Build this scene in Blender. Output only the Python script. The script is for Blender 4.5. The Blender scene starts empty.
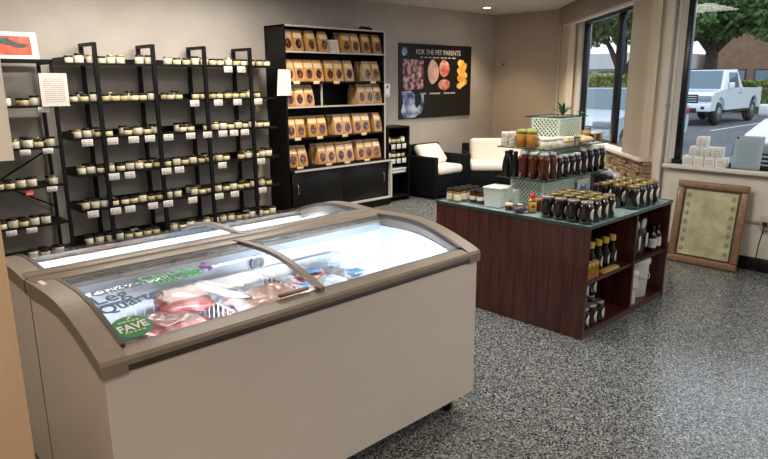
import bpy, bmesh, math, random
from mathutils import Vector, Matrix
R = math.radians
rnd = random.Random(7)
S = bpy.context.scene
COL = S.collection

# ------------------------------------------------------------------ camera
cam_data = bpy.data.cameras.new('camera')
cam = bpy.data.objects.new('camera', cam_data)
COL.objects.link(cam)
S.camera = cam
cam_data.sensor_fit = 'HORIZONTAL'
cam_data.sensor_width = 36.0
cam_data.lens = 36.0 * 627.5 / 768.0
cam_data.clip_start = 0.05
cam_data.clip_end = 400
YAW, PITCH, ROLL = R(46.014), R(-13.341), R(-0.253)
_F = Vector((math.cos(YAW) * math.cos(PITCH), math.sin(YAW) * math.cos(PITCH), math.sin(PITCH)))
_R = Vector((math.sin(YAW), -math.cos(YAW), 0))
_U = _R.cross(_F)
_R2 = _R * math.cos(ROLL) + _U * math.sin(ROLL)
_U2 = _U * math.cos(ROLL) - _R * math.sin(ROLL)
cam.matrix_world = Matrix(((_R2.x, _U2.x, -_F.x, 0), (_R2.y, _U2.y, -_F.y, 0), (_R2.z, _U2.z, -_F.z, 1.65), (0, 0, 0, 1)))

# ------------------------------------------------------------------ world, exposure, large lights
w = bpy.data.worlds.new('overcast_sky')
S.world = w
w.use_nodes = True
wn = w.node_tree
bg = wn.nodes['Background']
bg.inputs[0].default_value = (0.80, 0.89, 1.0, 1)
bg.inputs[1].default_value = 1.9
S.view_settings.view_transform = 'Standard'
S.view_settings.look = 'None'
S.view_settings.exposure = 0.0
S.view_settings.gamma = 1.0
S.view_settings.use_curve_mapping = False

def area_light(name, loc, sx, sy, power, color, parent=None, rot=(0, 0, 0), spread=180):
    d = bpy.data.lights.new(name, 'AREA')
    d.shape = 'RECTANGLE'
    d.size, d.size_y = sx, sy
    d.energy = power
    d.color = color
    d.spread = R(spread)
    o = bpy.data.objects.new(name, d)
    COL.objects.link(o)
    o.location = loc
    o.rotation_euler = rot
    o.parent = parent
    return o

# power settings of the room's fixtures
PANEL_W, WARM_W, LED_W = 46.0, 34.0, 16.0
NEUTRAL, WARM, COOL = (1.0, 0.91, 0.81), (1.0, 0.74, 0.48), (0.80, 0.90, 1.0)

# ------------------------------------------------------------------ materials
MATS = {}
def nt(name):
    m = bpy.data.materials.new(name)
    m.use_nodes = True
    MATS[name] = m
    n = m.node_tree
    return m, n, n.nodes['Principled BSDF']

def mat(name, col, rough=0.5, metal=0.0, var=0.0, scale=20.0, bump=0.0, bscale=None, stretch=(1, 1, 1),
        objvar=0.0, emit=None, estr=0.0, coat=0.0, trans=0.0, spec=None, col2=None, coord='Object'):
    m, n, b = nt(name)
    b.inputs['Base Color'].default_value = (*col, 1)
    b.inputs['Roughness'].default_value = rough
    b.inputs['Metallic'].default_value = metal
    if coat: b.inputs['Coat Weight'].default_value = coat
    if trans: b.inputs['Transmission Weight'].default_value = trans
    if spec is not None: b.inputs['Specular IOR Level'].default_value = spec
    if emit:
        b.inputs['Emission Color'].default_value = (*emit, 1)
        b.inputs['Emission Strength'].default_value = estr
    last = None
    if var or bump or col2:
        tc = n.nodes.new('ShaderNodeTexCoord')
        mp = n.nodes.new('ShaderNodeMapping')
        mp.inputs['Scale'].default_value = stretch
        n.links.new(tc.outputs[coord], mp.inputs[0])
        nz = n.nodes.new('ShaderNodeTexNoise')
        nz.inputs['Scale'].default_value = scale
        nz.inputs['Detail'].default_value = 5
        n.links.new(mp.outputs[0], nz.inputs['Vector'])
        rp = n.nodes.new('ShaderNodeValToRGB')
        c2 = col2 if col2 else tuple(min(1, c * (1 + var)) for c in col)
        c1 = col if col2 else tuple(c * (1 - var) for c in col)
        rp.color_ramp.elements[0].color = (*c1, 1)
        rp.color_ramp.elements[1].color = (*c2, 1)
        rp.color_ramp.elements[0].position = 0.35
        rp.color_ramp.elements[1].position = 0.65
        n.links.new(nz.outputs[0], rp.inputs[0])
        last = rp.outputs[0]
        n.links.new(last, b.inputs['Base Color'])
        if bump:
            bp = n.nodes.new('ShaderNodeBump')
            bp.inputs['Strength'].default_value = bump
            bp.inputs['Distance'].default_value = 0.01
            if bscale:
                n2 = n.nodes.new('ShaderNodeTexNoise')
                n2.inputs['Scale'].default_value = bscale
                n.links.new(mp.outputs[0], n2.inputs['Vector'])
                n.links.new(n2.outputs[0], bp.inputs['Height'])
            else:
                n.links.new(nz.outputs[0], bp.inputs['Height'])
            n.links.new(bp.outputs[0], b.inputs['Normal'])
    if objvar:
        oi = n.nodes.new('ShaderNodeObjectInfo')
        hs = n.nodes.new('ShaderNodeHueSaturation')
        mr = n.nodes.new('ShaderNodeMapRange')
        mr.inputs['To Min'].default_value = 1 - objvar
        mr.inputs['To Max'].default_value = 1 + objvar
        n.links.new(oi.outputs['Random'], mr.inputs[0])
        n.links.new(mr.outputs[0], hs.inputs['Value'])
        m2 = n.nodes.new('ShaderNodeMapRange')
        m2.inputs['To Min'].default_value = 1 + objvar
        m2.inputs['To Max'].default_value = 1 - objvar
        n.links.new(oi.outputs['Random'], m2.inputs[0])
        n.links.new(m2.outputs[0], hs.inputs['Saturation'])
        if last: n.links.new(last, hs.inputs['Color'])
        else: hs.inputs['Color'].default_value = (*col, 1)
        n.links.new(hs.outputs[0], b.inputs['Base Color'])
    return m

def glass_mat(name, tint=(1, 1, 1), refl=0.1, rough=0.0, ior=1.45):
    m = bpy.data.materials.new(name)
    m.use_nodes = True
    n = m.node_tree
    n.nodes.clear()
    o = n.nodes.new('ShaderNodeOutputMaterial')
    t = n.nodes.new('ShaderNodeBsdfTransparent')
    t.inputs[0].default_value = (*tint, 1)
    g = n.nodes.new('ShaderNodeBsdfGlossy')
    g.inputs['Roughness'].default_value = rough
    lw = n.nodes.new('ShaderNodeLayerWeight')
    lw.inputs[0].default_value = 0.5
    pw = n.nodes.new('ShaderNodeMath'); pw.operation = 'POWER'; pw.inputs[1].default_value = 4.0
    n.links.new(lw.outputs['Facing'], pw.inputs[0])
    k = n.nodes.new('ShaderNodeMath'); k.operation = 'MULTIPLY_ADD'
    k.inputs[1].default_value = 0.50 * refl; k.inputs[2].default_value = 0.035 * refl
    n.links.new(pw.outputs[0], k.inputs[0])
    x = n.nodes.new('ShaderNodeMixShader')
    n.links.new(k.outputs[0], x.inputs[0])
    n.links.new(t.outputs[0], x.inputs[1])
    n.links.new(g.outputs[0], x.inputs[2])
    n.links.new(x.outputs[0], o.inputs[0])
    MATS[name] = m
    return m

def floor_material():
    m, n, b = nt('speckled_epoxy')
    tc = n.nodes.new('ShaderNodeTexCoord')
    def cells(scale, stops):
        v = n.nodes.new('ShaderNodeTexVoronoi')
        v.inputs['Scale'].default_value = scale
        n.links.new(tc.outputs['Object'], v.inputs['Vector'])
        s = n.nodes.new('ShaderNodeSeparateColor')
        n.links.new(v.outputs['Color'], s.inputs[0])
        r = n.nodes.new('ShaderNodeValToRGB')
        r.color_ramp.interpolation = 'CONSTANT'
        e = r.color_ramp.elements
        e[0].position = 0; e[0].color = (*stops[0][1], 1)
        e[1].position = stops[1][0]; e[1].color = (*stops[1][1], 1)
        for p, c in stops[2:]:
            q = e.new(p); q.color = (*c, 1)
        n.links.new(s.outputs[0], r.inputs[0])
        return r.outputs[0], s.outputs[1]
    A, _ = cells(112, [(0, (.018, .021, .024)), (.30, (.105, .118, .128)), (.56, (.20, .218, .225)), (.78, (.33, .348, .345)), (.95, (.50, .52, .50))])
    B, k = cells(170, [(0, (.025, .03, .034)), (.34, (.15, .168, .178)), (.66, (.265, .283, .29)), (.90, (.42, .44, .43))])
    mx = n.nodes.new('ShaderNodeMix'); mx.data_type = 'RGBA'
    g = n.nodes.new('ShaderNodeMath'); g.operation = 'GREATER_THAN'; g.inputs[1].default_value = 0.5
    n.links.new(k, g.inputs[0])
    n.links.new(g.outputs[0], mx.inputs[0])
    n.links.new(A, mx.inputs[6]); n.links.new(B, mx.inputs[7])
    n.links.new(mx.outputs[2], b.inputs['Base Color'])
    nz = n.nodes.new('ShaderNodeTexNoise'); nz.inputs['Scale'].default_value = 1.3
    n.links.new(tc.outputs['Object'], nz.inputs['Vector'])
    mr = n.nodes.new('ShaderNodeMapRange')
    mr.inputs['To Min'].default_value = 0.16; mr.inputs['To Max'].default_value = 0.26
    n.links.new(nz.outputs[0], mr.inputs[0])
    n.links.new(mr.outputs[0], b.inputs['Roughness'])
    n2 = n.nodes.new('ShaderNodeTexNoise'); n2.inputs['Scale'].default_value = 60
    n.links.new(tc.outputs['Object'], n2.inputs['Vector'])
    bp = n.nodes.new('ShaderNodeBump'); bp.inputs['Strength'].default_value = 0.05; bp.inputs['Distance'].default_value = 0.004
    n.links.new(n2.outputs[0], bp.inputs['Height'])
    n.links.new(bp.outputs[0], b.inputs['Normal'])
floor_material()

def print_material(name, paper, ink, rows=12, fill=0.75, rough=0.6, margin=0.12, ax=0, thin=0.0):
    """printed lines of text on a sheet, along generated Z, broken into words along generated X/Y"""
    m, n, b = nt(name)
    tc = n.nodes.new('ShaderNodeTexCoord')
    sp = n.nodes.new('ShaderNodeSeparateXYZ')
    n.links.new(tc.outputs['Generated'], sp.inputs[0])
    def math_(op, a, v=None):
        q = n.nodes.new('ShaderNodeMath'); q.operation = op
        if hasattr(a, 'node'): n.links.new(a, q.inputs[0])
        else: q.inputs[0].default_value = a
        if v is not None:
            if hasattr(v, 'node'): n.links.new(v, q.inputs[1])
            else: q.inputs[1].default_value = v
        return q.outputs[0]
    z = math_('MULTIPLY', sp.outputs[2], float(rows))
    fr = math_('FRACT', z)
    line = math_('LESS_THAN', fr, 0.42)
    cb = n.nodes.new('ShaderNodeCombineXYZ')
    xx = math_('ADD', sp.outputs[0], sp.outputs[1])
    n.links.new(math_('MULTIPLY', xx, 16.0), cb.inputs[0])
    n.links.new(math_('FLOOR', z), cb.inputs[1])
    nz = n.nodes.new('ShaderNodeTexNoise'); nz.inputs['Scale'].default_value = 1.7; nz.inputs['Detail'].default_value = 1
    n.links.new(cb.outputs[0], nz.inputs['Vector'])
    word = math_('LESS_THAN', nz.outputs[0], fill * 0.72)
    a = math_('MULTIPLY', line, word)
    for s in (ax, 2):
        lo = math_('GREATER_THAN', sp.outputs[s], margin); hi = math_('LESS_THAN', sp.outputs[s], 1 - margin)
        a = math_('MULTIPLY', a, math_('MULTIPLY', lo, hi))
    mx = n.nodes.new('ShaderNodeMix'); mx.data_type = 'RGBA'
    mx.inputs[6].default_value = (*paper, 1); mx.inputs[7].default_value = (*ink, 1)
    n.links.new(a, mx.inputs[0])
    n.links.new(mx.outputs[2], b.inputs['Base Color'])
    b.inputs['Roughness'].default_value = rough
    if thin:      # paper thin enough for daylight to shine through
        tr = n.nodes.new('ShaderNodeBsdfTranslucent'); ms = n.nodes.new('ShaderNodeMixShader')
        ms.inputs[0].default_value = thin
        n.links.new(mx.outputs[2], tr.inputs[0])
        n.links.new(b.outputs[0], ms.inputs[1]); n.links.new(tr.outputs[0], ms.inputs[2])
        n.links.new(ms.outputs[0], n.nodes['Material Output'].inputs[0])
    return m

def ramp_noise(name, stops, scale=12, rough=0.5, detail=4, voronoi=False, coat=0.0, stretch=(1, 1, 1), objoff=True):
    m, n, b = nt(name)
    tc = n.nodes.new('ShaderNodeTexCoord')
    mp = n.nodes.new('ShaderNodeMapping'); mp.inputs['Scale'].default_value = stretch
    n.links.new(tc.outputs['Object'], mp.inputs[0])
    if objoff:
        oi = n.nodes.new('ShaderNodeObjectInfo')
        mu = n.nodes.new('ShaderNodeMath'); mu.operation = 'MULTIPLY'; mu.inputs[1].default_value = 40
        n.links.new(oi.outputs['Random'], mu.inputs[0])
        n.links.new(mu.outputs[0], mp.inputs['Location'])
    t = n.nodes.new('ShaderNodeTexVoronoi' if voronoi else 'ShaderNodeTexNoise')
    t.inputs['Scale'].default_value = scale
    if not voronoi: t.inputs['Detail'].default_value = detail
    n.links.new(mp.outputs[0], t.inputs['Vector'])
    r = n.nodes.new('ShaderNodeValToRGB')
    e = r.color_ramp.elements
    e[0].position, e[0].color = stops[0][0], (*stops[0][1], 1)
    e[1].position, e[1].color = stops[1][0], (*stops[1][1], 1)
    for p, c in stops[2:]:
        q = e.new(p); q.color = (*c, 1)
    n.links.new(t.outputs[0], r.inputs[0])
    n.links.new(r.outputs[0], b.inputs['Base Color'])
    b.inputs['Roughness'].default_value = rough
    if coat: b.inputs['Coat Weight'].default_value = coat
    return m

mat('wall_paint', (.50, .46, .41), .75, var=.05, scale=3, bump=.06, bscale=220)
mat('wall_tan', (.45, .38, .31), .75, var=.04, scale=3, bump=.06, bscale=220)
mat('wall_cream', (.78, .73, .64), .7, var=.04, scale=3, bump=.05, bscale=220)
mat('near_wall', (.62, .44, .29), .6, var=.05, scale=4, bump=.05, bscale=160)
mat('ceiling_plaster', (.60, .57, .53), .9, var=.06, scale=14, bump=.25, bscale=120)
mat('baseboard_black', (.012, .012, .014), .45, var=.2, scale=8)
mat('white_sill', (.78, .75, .70), .4, var=.03, scale=6)
mat('black_alu', (.008, .009, .012), .35, var=.2, scale=10)
mat('blind_fabric', (.66, .56, .42), .8, var=.06, scale=30, stretch=(1, 1, .05))
mat('valance_fabric', (.27, .225, .17), .8, var=.06, scale=30)
mat('cord_white', (.8, .78, .74), .5, var=.03)
mat('conduit_grey', (.30, .30, .28), .5, var=.05)
ramp_noise('stone', [(0, (.06, .04, .03)), (.42, (.26, .17, .10)), (.62, (.46, .34, .22)), (1, (.14, .09, .06))], 30, .8, objoff=False)
glass_mat('window_glass', (.92, .95, .97), .6)
glass_mat('freezer_glass', (.95, .97, .99), .45)
glass_mat('top_glass', (.97, .99, .985), .5)
glass_mat('shelf_glass', (.86, .94, .91), .8)
glass_mat('clear_plastic', (.86, .88, .88), 1.6, .15)
mat('glass_edge', (.035, .075, .065), .15, var=.1)
mat('black_steel', (.004, .004, .0045), .5, var=.3, scale=15, spec=.25)
mat('black_board', (.005, .0045, .0045), .45, var=.3, scale=15, spec=.25)
mat('rack_back', (.010, .009, .009), .6, var=.2, spec=.2)
mat('jar_cream', (.84, .72, .42), .4, objvar=.22, var=.16, scale=28, coat=.3)
mat('jar_white', (.84, .80, .64), .35, objvar=.15, var=.12, scale=28, coat=.3)
mat('lid_dark', (.030, .024, .018), .35, .6, objvar=.2, var=.2)
mat('lid_gold', (.44, .34, .13), .3, .85, var=.15, scale=30)
mat('lid_silver', (.52, .50, .46), .3, .85, var=.12, scale=30)
mat('lid_white', (.75, .73, .68), .4, var=.05)
mat('jam_dark', (.010, .004, .005), .08, var=.4, scale=18, coat=.6)
mat('sauce_red', (.085, .016, .008), .08, var=.35, scale=14, coat=.6)
mat('broth_amber', (.45, .20, .04), .15, var=.3, scale=20, coat=.5)
mat('oil_black', (.006, .006, .007), .1, var=.4, coat=.5)
mat('paper_label', (.82, .79, .72), .6, var=.10, scale=70)
mat('paper_white', (.80, .76, .72), .7, var=.03, scale=10)
mat('kraft', (.50, .28, .11), .42, var=.16, scale=14, objvar=.18)
ramp_noise('treat_window', [(.35, (.012, .005, .004)), (.5, (.07, .016, .012)), (.68, (.30, .13, .09))], 32, .25, coat=.4)
mat('bag_label', (.78, .62, .40), .55, var=.10, scale=50, objvar=.1)
mat('shelf_edge_white', (.55, .53, .50), .4, var=.04)
mat('chrome', (.6, .6, .6), .2, 1.0, var=.05)
print_material('price_print', (.80, .77, .71), (.25, .24, .25), 4, .8, .6, .1)
print_material('notice_print', (.80, .72, .66), (.42, .36, .34), 16, .85)
print_material('sheet_print', (.90, .91, .92), (.60, .62, .66), 22, .8, ax=1, thin=.6)
print_material('carton_print', (.86, .86, .84), (.34, .35, .34), 5, .8, .5, .16, ax=1)
mat('freezer_white', (.74, .68, .63), .32, var=.02, scale=3)
mat('freezer_rim', (.27, .225, .18), .38, var=.06, scale=10)
mat('freezer_trim_dark', (.075, .058, .045), .45, var=.1, scale=10)
mat('liner_white', (.80, .86, .92), .4, var=.02, scale=5)
mat('collar_grey', (.42, .47, .53), .35, var=.04, scale=5)
mat('led_cool', (1, 1, 1), .5, emit=(.82, .92, 1.0), estr=9.0)
mat('wire_white', (.82, .86, .90), .35, var=.02)
ramp_noise('meat', [(.28, (.20, .03, .03)), (.45, (.50, .16, .14)), (.6, (.70, .40, .36)), (.75, (.82, .72, .70))], 16, .25, coat=.5)
ramp_noise('salmon', [(.3, (.80, .36, .24)), (.5, (.85, .52, .40)), (.7, (.88, .80, .78))], 10, .25, coat=.5)
mat('bag_film', (.72, .76, .82), .2, var=.10, scale=16, coat=.4, objvar=.08)
mat('pack_blue', (.12, .34, .62), .35, var=.35, scale=20)
mat('ink_blue', (.035, .12, .24), .5, var=.1)
mat('ink_green', (.16, .55, .25), .5, var=.1)
mat('ink_grey', (.13, .18, .22), .6, var=.1)
mat('ink_purple', (.42, .10, .42), .5, var=.1)
mat('sticker_green', (.02, .26, .11), .4, var=.05)
mat('sticker_white', (.85, .87, .85), .5, var=.02)
mat('leaf_yellow', (.75, .70, .30), .5, var=.1)
mat('rubber', (.015, .015, .015), .6, var=.2)
mat('steel_grey', (.30, .30, .31), .35, .8, var=.1)
def wood_material(name, c1, c2, rough, stretch, coat=.2):
    m, n, b = nt(name)
    tc = n.nodes.new('ShaderNodeTexCoord')
    mp = n.nodes.new('ShaderNodeMapping'); mp.inputs['Scale'].default_value = stretch
    n.links.new(tc.outputs['Object'], mp.inputs[0])
    nz = n.nodes.new('ShaderNodeTexNoise'); nz.inputs['Scale'].default_value = 6; nz.inputs['Detail'].default_value = 8
    nz.inputs['Distortion'].default_value = .4
    n.links.new(mp.outputs[0], nz.inputs['Vector'])
    r = n.nodes.new('ShaderNodeValToRGB')
    r.color_ramp.elements[0].position, r.color_ramp.elements[1].position = .35, .68
    r.color_ramp.elements[0].color, r.color_ramp.elements[1].color = (*c1, 1), (*c2, 1)
    n.links.new(nz.outputs[0], r.inputs[0])
    n.links.new(r.outputs[0], b.inputs['Base Color'])
    b.inputs['Roughness'].default_value = rough
    b.inputs['Coat Weight'].default_value = coat
wood_material('mahogany', (.040, .010, .008), (.125, .032, .022), .32, (9, 9, .5))
wood_material('oak_frame', (.22, .125, .065), (.33, .20, .11), .4, (5, 5, 5))
mat('teal_top', (.36, .47, .49), .25, var=.05, scale=8)
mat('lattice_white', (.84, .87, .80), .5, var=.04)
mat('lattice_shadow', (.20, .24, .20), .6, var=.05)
mat('plant_green', (.05, .13, .05), .5, var=.3, scale=20, objvar=.1)
mat('pot_white', (.75, .73, .68), .4, var=.03)
mat('moss', (.26, .28, .06), .8, var=.3, scale=60)
mat('red_cap', (.60, .02, .02), .35, var=.05)
mat('yellow_label', (.75, .52, .08), .5, var=.12, scale=60)
mat('gold_card', (.60, .40, .10), .4, var=.1)
mat('pouch_purple', (.10, .06, .09), .35, var=.3, scale=25)
mat('bucket_white', (.80, .78, .74), .4, var=.02)
mat('tub_white', (.78, .84, .80), .3, var=.03)
mat('wicker_black', (.003, .0035, .006), .6, var=.4, scale=60, bump=.4, bscale=140, spec=.15)
mat('cushion_cream', (.84, .77, .68), .85, var=.04, scale=20, bump=.1, bscale=200)
mat('poster_black', (.006, .0055, .006), .4, var=.15, scale=4)
ramp_noise('print_offal', [(.34, (.05, .01, .015)), (.44, (.26, .06, .09)), (.54, (.58, .36, .38)), (.64, (.80, .68, .66))], 14, .4, objoff=False)
ramp_noise('print_chicken', [(.3, (.60, .32, .26)), (.6, (.80, .60, .52))], 6, .4, objoff=False)
ramp_noise('print_steak', [(.3, (.45, .04, .05)), (.5, (.68, .22, .18)), (.68, (.85, .58, .50))], 10, .4, objoff=False)
ramp_noise('print_orange', [(.3, (.70, .20, .02)), (.5, (.92, .45, .06)), (.66, (.95, .72, .25))], 9, .4, objoff=False)
ramp_noise('print_yellow', [(.3, (.80, .34, .04)), (.6, (.95, .75, .22))], 9, .4, objoff=False)
ramp_noise('print_blue', [(.34, (.02, .04, .14)), (.46, (.20, .28, .50)), (.60, (.70, .78, .92))], 7, .35, objoff=False)
mat('print_text', (.62, .60, .60), .5, var=.05)
ramp_noise('print_bird', [(.3, (.45, .03, .02)), (.6, (.75, .12, .06))], 14, .5, objoff=False)
mat('print_dark', (.03, .06, .05), .5, var=.3, scale=30)
mat('certificate_paper', (.54, .53, .34), .3, var=.20, scale=9, coat=.5)
mat('certificate_ink', (.12, .15, .06), .5, var=.3, scale=60)
mat('mat_board', (.10, .06, .04), .4, var=.1)
mat('plate_tan', (.55, .45, .36), .5, var=.03)
mat('lamp_glow', (1, 1, 1), .5, emit=(1.0, .86, .66), estr=30.0)
mat('panel_glow', (1, 1, 1), .5, emit=(1.0, .93, .84), estr=3.0)
mat('asphalt', (.11, .11, .115), .85, var=.15, scale=3, bump=.2, bscale=40)
mat('line_paint', (.62, .62, .60), .7, var=.1)
mat('car_white', (.80, .83, .86), .25, var=.02, coat=.6)
mat('car_silver', (.52, .60, .68), .25, var=.03, coat=.6)
mat('wheel_grey', (.20, .20, .21), .4, .5, var=.1)
mat('car_glass', (.10, .16, .20), .06, var=.1, coat=.5)
mat('car_black', (.015, .015, .016), .4, var=.2)
mat('tail_red', (.55, .02, .02), .3, var=.1)
mat('marker_orange', (.80, .25, .03), .3, var=.1)
mat('lamp_clear', (.30, .32, .34), .15, var=.2, scale=20)
mat('foliage', (.045, .10, .025), .6, var=.5, scale=1.5, col2=(.16, .25, .07))
mat('hedge_leaf', (.10, .17, .03), .6, var=.5, scale=2.0, col2=(.36, .40, .10))
mat('bark', (.09, .055, .035), .85, var=.3, scale=8, bump=.5)
mat('building_white', (.72, .72, .72), .8, var=.03, scale=2)
mat('building_brown', (.26, .15, .09), .85, var=.12, scale=2)
M = MATS

# ------------------------------------------------------------------ geometry helpers
class MB:
    def __init__(s):
        s.v, s.f, s.sm = [], [], []
    def add(s, vs, fs, smooth=False, mx=None):
        o = len(s.v)
        s.v += [tuple(mx @ Vector(p)) if mx else tuple(p) for p in vs]
        s.f += [tuple(i + o for i in f) for f in fs]
        s.sm += [smooth] * len(fs)
        return s
    def box(s, a, b, mx=None):
        (x0, y0, z0), (x1, y1, z1) = a, b
        vs = [(x0, y0, z0), (x1, y0, z0), (x1, y1, z0), (x0, y1, z0), (x0, y0, z1), (x1, y0, z1), (x1, y1, z1), (x0, y1, z1)]
        fs = [(0, 3, 2, 1), (4, 5, 6, 7), (0, 1, 5, 4), (1, 2, 6, 5), (2, 3, 7, 6), (3, 0, 4, 7)]
        return s.add(vs, fs, False, mx)
    def rbox(s, a, b, r, seg=2, mx=None, smooth=True):
        bm = bmesh.new()
        c = [(a[i] + b[i]) / 2 for i in range(3)]
        d = [b[i] - a[i] for i in range(3)]
        bmesh.ops.create_cube(bm, size=1)
        for v in bm.verts: v.co = Vector((c[0] + v.co.x * d[0], c[1] + v.co.y * d[1], c[2] + v.co.z * d[2]))
        bmesh.ops.bevel(bm, geom=list(bm.edges), offset=min(r, min(d) * .49), segments=seg, affect='EDGES', profile=.5)
        bm.verts.index_update()
        s.add([v.co.copy() for v in bm.verts], [[v.index for v in f.verts] for f in bm.faces], smooth, mx)
        bm.free()
        return s
    def lathe(s, prof, n=14, c=(0, 0, 0), mx=None, smooth=True, cap=True):
        vs, fs = [], []
        for r, z in prof:
            for i in range(n):
                a = 2 * math.pi * i / n
                vs.append((c[0] + r * math.cos(a), c[1] + r * math.sin(a), c[2] + z))
        for k in range(len(prof) - 1):
            for i in range(n):
                j = (i + 1) % n
                fs.append((k * n + i, k * n + j, (k + 1) * n + j, (k + 1) * n + i))
        s.add(vs, fs, smooth, mx)
        if cap:
            s.add(vs[:n], [tuple(reversed(range(n)))], False, mx)
            s.add(vs[-n:], [tuple(range(n))], False, mx)
        return s
    def tube(s, pts, r, n=6, mx=None, r1=None):
        pts = [Vector(p) for p in pts]
        vs, fs = [], []
        up0 = None
        for k, p in enumerate(pts):
            d = (pts[min(k + 1, len(pts) - 1)] - pts[max(k - 1, 0)]).normalized()
            up = Vector((0, 0, 1)) if abs(d.z) < .9 else Vector((1, 0, 0))
            if up0 is not None: up = up0
            a = d.cross(up)
            if a.length < 1e-4: a = d.cross(Vector((0, 1, 0)))
            a.normalize(); b = a.cross(d); up0 = b
            rr = r if r1 is None else r + (r1 - r) * k / max(1, len(pts) - 1)
            for i in range(n):
                t = 2 * math.pi * i / n
                vs.append(p + a * rr * math.cos(t) + b * rr * math.sin(t))
        for k in range(len(pts) - 1):
            for i in range(n):
                j = (i + 1) % n
                fs.append((k * n + i, (k + 1) * n + i, (k + 1) * n + j, k * n + j))
        fs.append(tuple(range(n)))
        fs.append(tuple(reversed(range((len(pts) - 1) * n, len(pts) * n))))
        return s.add(vs, fs, n > 5, mx)
    def prism(s, poly, axis, a, b, mx=None, smooth=False):
        """poly in the two remaining axes, extruded along axis from a to b"""
        def P(p, t):
            q = list(p); q.insert(axis, t); return tuple(q)
        n = len(poly)
        vs = [P(p, a) for p in poly] + [P(p, b) for p in poly]
        fs = [tuple(range(n)), tuple(reversed(range(n, 2 * n)))]
        s.add(vs, fs, False, mx)
        s.add(vs, [(i, n + i, n + (i + 1) % n, (i + 1) % n) for i in range(n)], smooth, mx)
        return s
    def mesh(s, name, fix=True):
        m = bpy.data.meshes.new(name)
        m.from_pydata(s.v, [], s.f)
        m.polygons.foreach_set('use_smooth', s.sm)
        if fix:
            bm = bmesh.new(); bm.from_mesh(m)
            bmesh.ops.recalc_face_normals(bm, faces=bm.faces)
            bm.to_mesh(m); bm.free()
        m.update()
        return m

def nth(k):
    return '%d%s' % (k, 'th' if 10 <= k % 100 <= 20 else {1: 'st', 2: 'nd', 3: 'rd'}.get(k % 10, 'th'))
def obj(name, mesh, material, parent=None, loc=(0, 0, 0), rot=(0, 0, 0)):
    if isinstance(mesh, MB): mesh = mesh.mesh(name)
    if material and not mesh.materials: mesh.materials.append(M[material])
    o = bpy.data.objects.new(name, mesh)
    COL.objects.link(o)
    o.parent = parent
    o.location = loc
    o.rotation_euler = rot
    return o
def tag(o, label, cat, group=None, kind=None):
    o['label'] = label; o['category'] = cat
    if group: o['group'] = group
    if kind: o['kind'] = kind
    return o
def thing(name, label, cat, loc=(0, 0, 0), rz=0, group=None):
    o = bpy.data.objects.new(name, None)
    COL.objects.link(o)
    o.empty_display_size = .05
    o.location = loc; o.rotation_euler = (0, 0, rz)
    return tag(o, label, cat, group)
def struct(name, mb, material, parent=None):
    o = obj(name, mb, material, parent)
    o['kind'] = 'structure'
    return o
def copy_tree(o, parent=None):
    c = o.copy(); COL.objects.link(c); c.parent = parent
    for ch in list(o.children): copy_tree(ch, c)
    return c
class Proto:
    """first use places the source itself, every later use a copy with its parts"""
    def __init__(s, root): s.root, s.used, s.kids = root, False, None
    def put(s, loc, label=None, rz=0, group=None, sc=None):
        if not s.used: o = s.root; s.used = True
        else: o = copy_tree(s.root)
        o.location = loc; o.rotation_euler = (0, 0, rz)
        if sc: o.scale = sc if isinstance(sc, tuple) else (sc, sc, sc)
        if label: o['label'] = label
        if group: o['group'] = group
        return o
def text_mesh(body, size, extrude=0.001, align='LEFT', bold=0.0):
    c = bpy.data.curves.new('lettering', 'FONT')
    c.body = body; c.size = size; c.extrude = extrude; c.align_x = align; c.offset = bold; c.resolution_u = 3
    t = bpy.data.objects.new('lettering_tmp', c)
    COL.objects.link(t)
    bpy.context.view_layer.update()
    me = bpy.data.meshes.new_from_object(t.evaluated_get(bpy.context.evaluated_depsgraph_get()))
    bpy.data.objects.remove(t); bpy.data.curves.remove(c)
    me.materials.clear()
    return me
def xf_mesh(me, fn):
    for v in me.vertices: v.co = fn(v.co)
    me.update(); return me
def disc(mb, c, rx, rz, axis='y', n=16, t=.002):
    """thin disc facing -y (axis y) or -x"""
    pts = [(rx * math.cos(2 * math.pi * i / n), rz * math.sin(2 * math.pi * i / n)) for i in range(n)]
    if axis == 'y': mb.prism([(c[0] + a, c[2] + b) for a, b in pts], 1, c[1] - t, c[1])
    else: mb.prism([(c[1] + a, c[2] + b) for a, b in pts], 0, c[0] - t, c[0])
    return mb

# ================================================================== ROOM SHELL
HC = 2.68
WA, WBp = Vector((8.77, 5.10, 0)), Vector((6.05, 2.48, 0))
outline = [(-3, -3.2), (6.05, -3.2), (6.05, 2.48), (8.77, 5.10), (8.77, 6.45), (-3, 6.45)]
struct('floor', MB().prism(outline, 2, -.12, 0), 'speckled_epoxy')
big = [(-3.2, -3.4), (6.35, -3.4), (6.35, 2.4), (9.0, 4.95), (9.0, 6.7), (-3.2, 6.7)]
struct('ceiling', MB().prism(big, 2, HC, HC + .15), 'ceiling_plaster')
struct('wall_back', MB().box((-3.2, 6.45, 0), (9.0, 6.7, HC)), 'wall_paint')
struct('wall_corner', MB().box((8.77, 4.95, 0), (9.0, 6.45, HC)), 'wall_tan')
struct('wall_side', MB().box((-3.2, -3.2, 0), (-3, 6.45, HC)), 'wall_paint')
struct('wall_front', MB().box((-3.2, -3.4, 0), (6.35, -3.2, HC)), 'wall_paint')
# long window wall at x 6.05 with one wide opening
WZ0, WZ1 = .88, 2.40
mb = MB()
mb.box((6.05, -3.2, 0), (6.20, 2.45, WZ0)); mb.box((6.05, -3.2, WZ1), (6.20, 2.45, HC))
mb.box((6.05, 2.405, WZ0), (6.20, 2.47, WZ1)); mb.box((6.05, -3.2, WZ0), (6.20, -2.4, WZ1))
struct('wall_right', mb, 'wall_cream')
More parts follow.
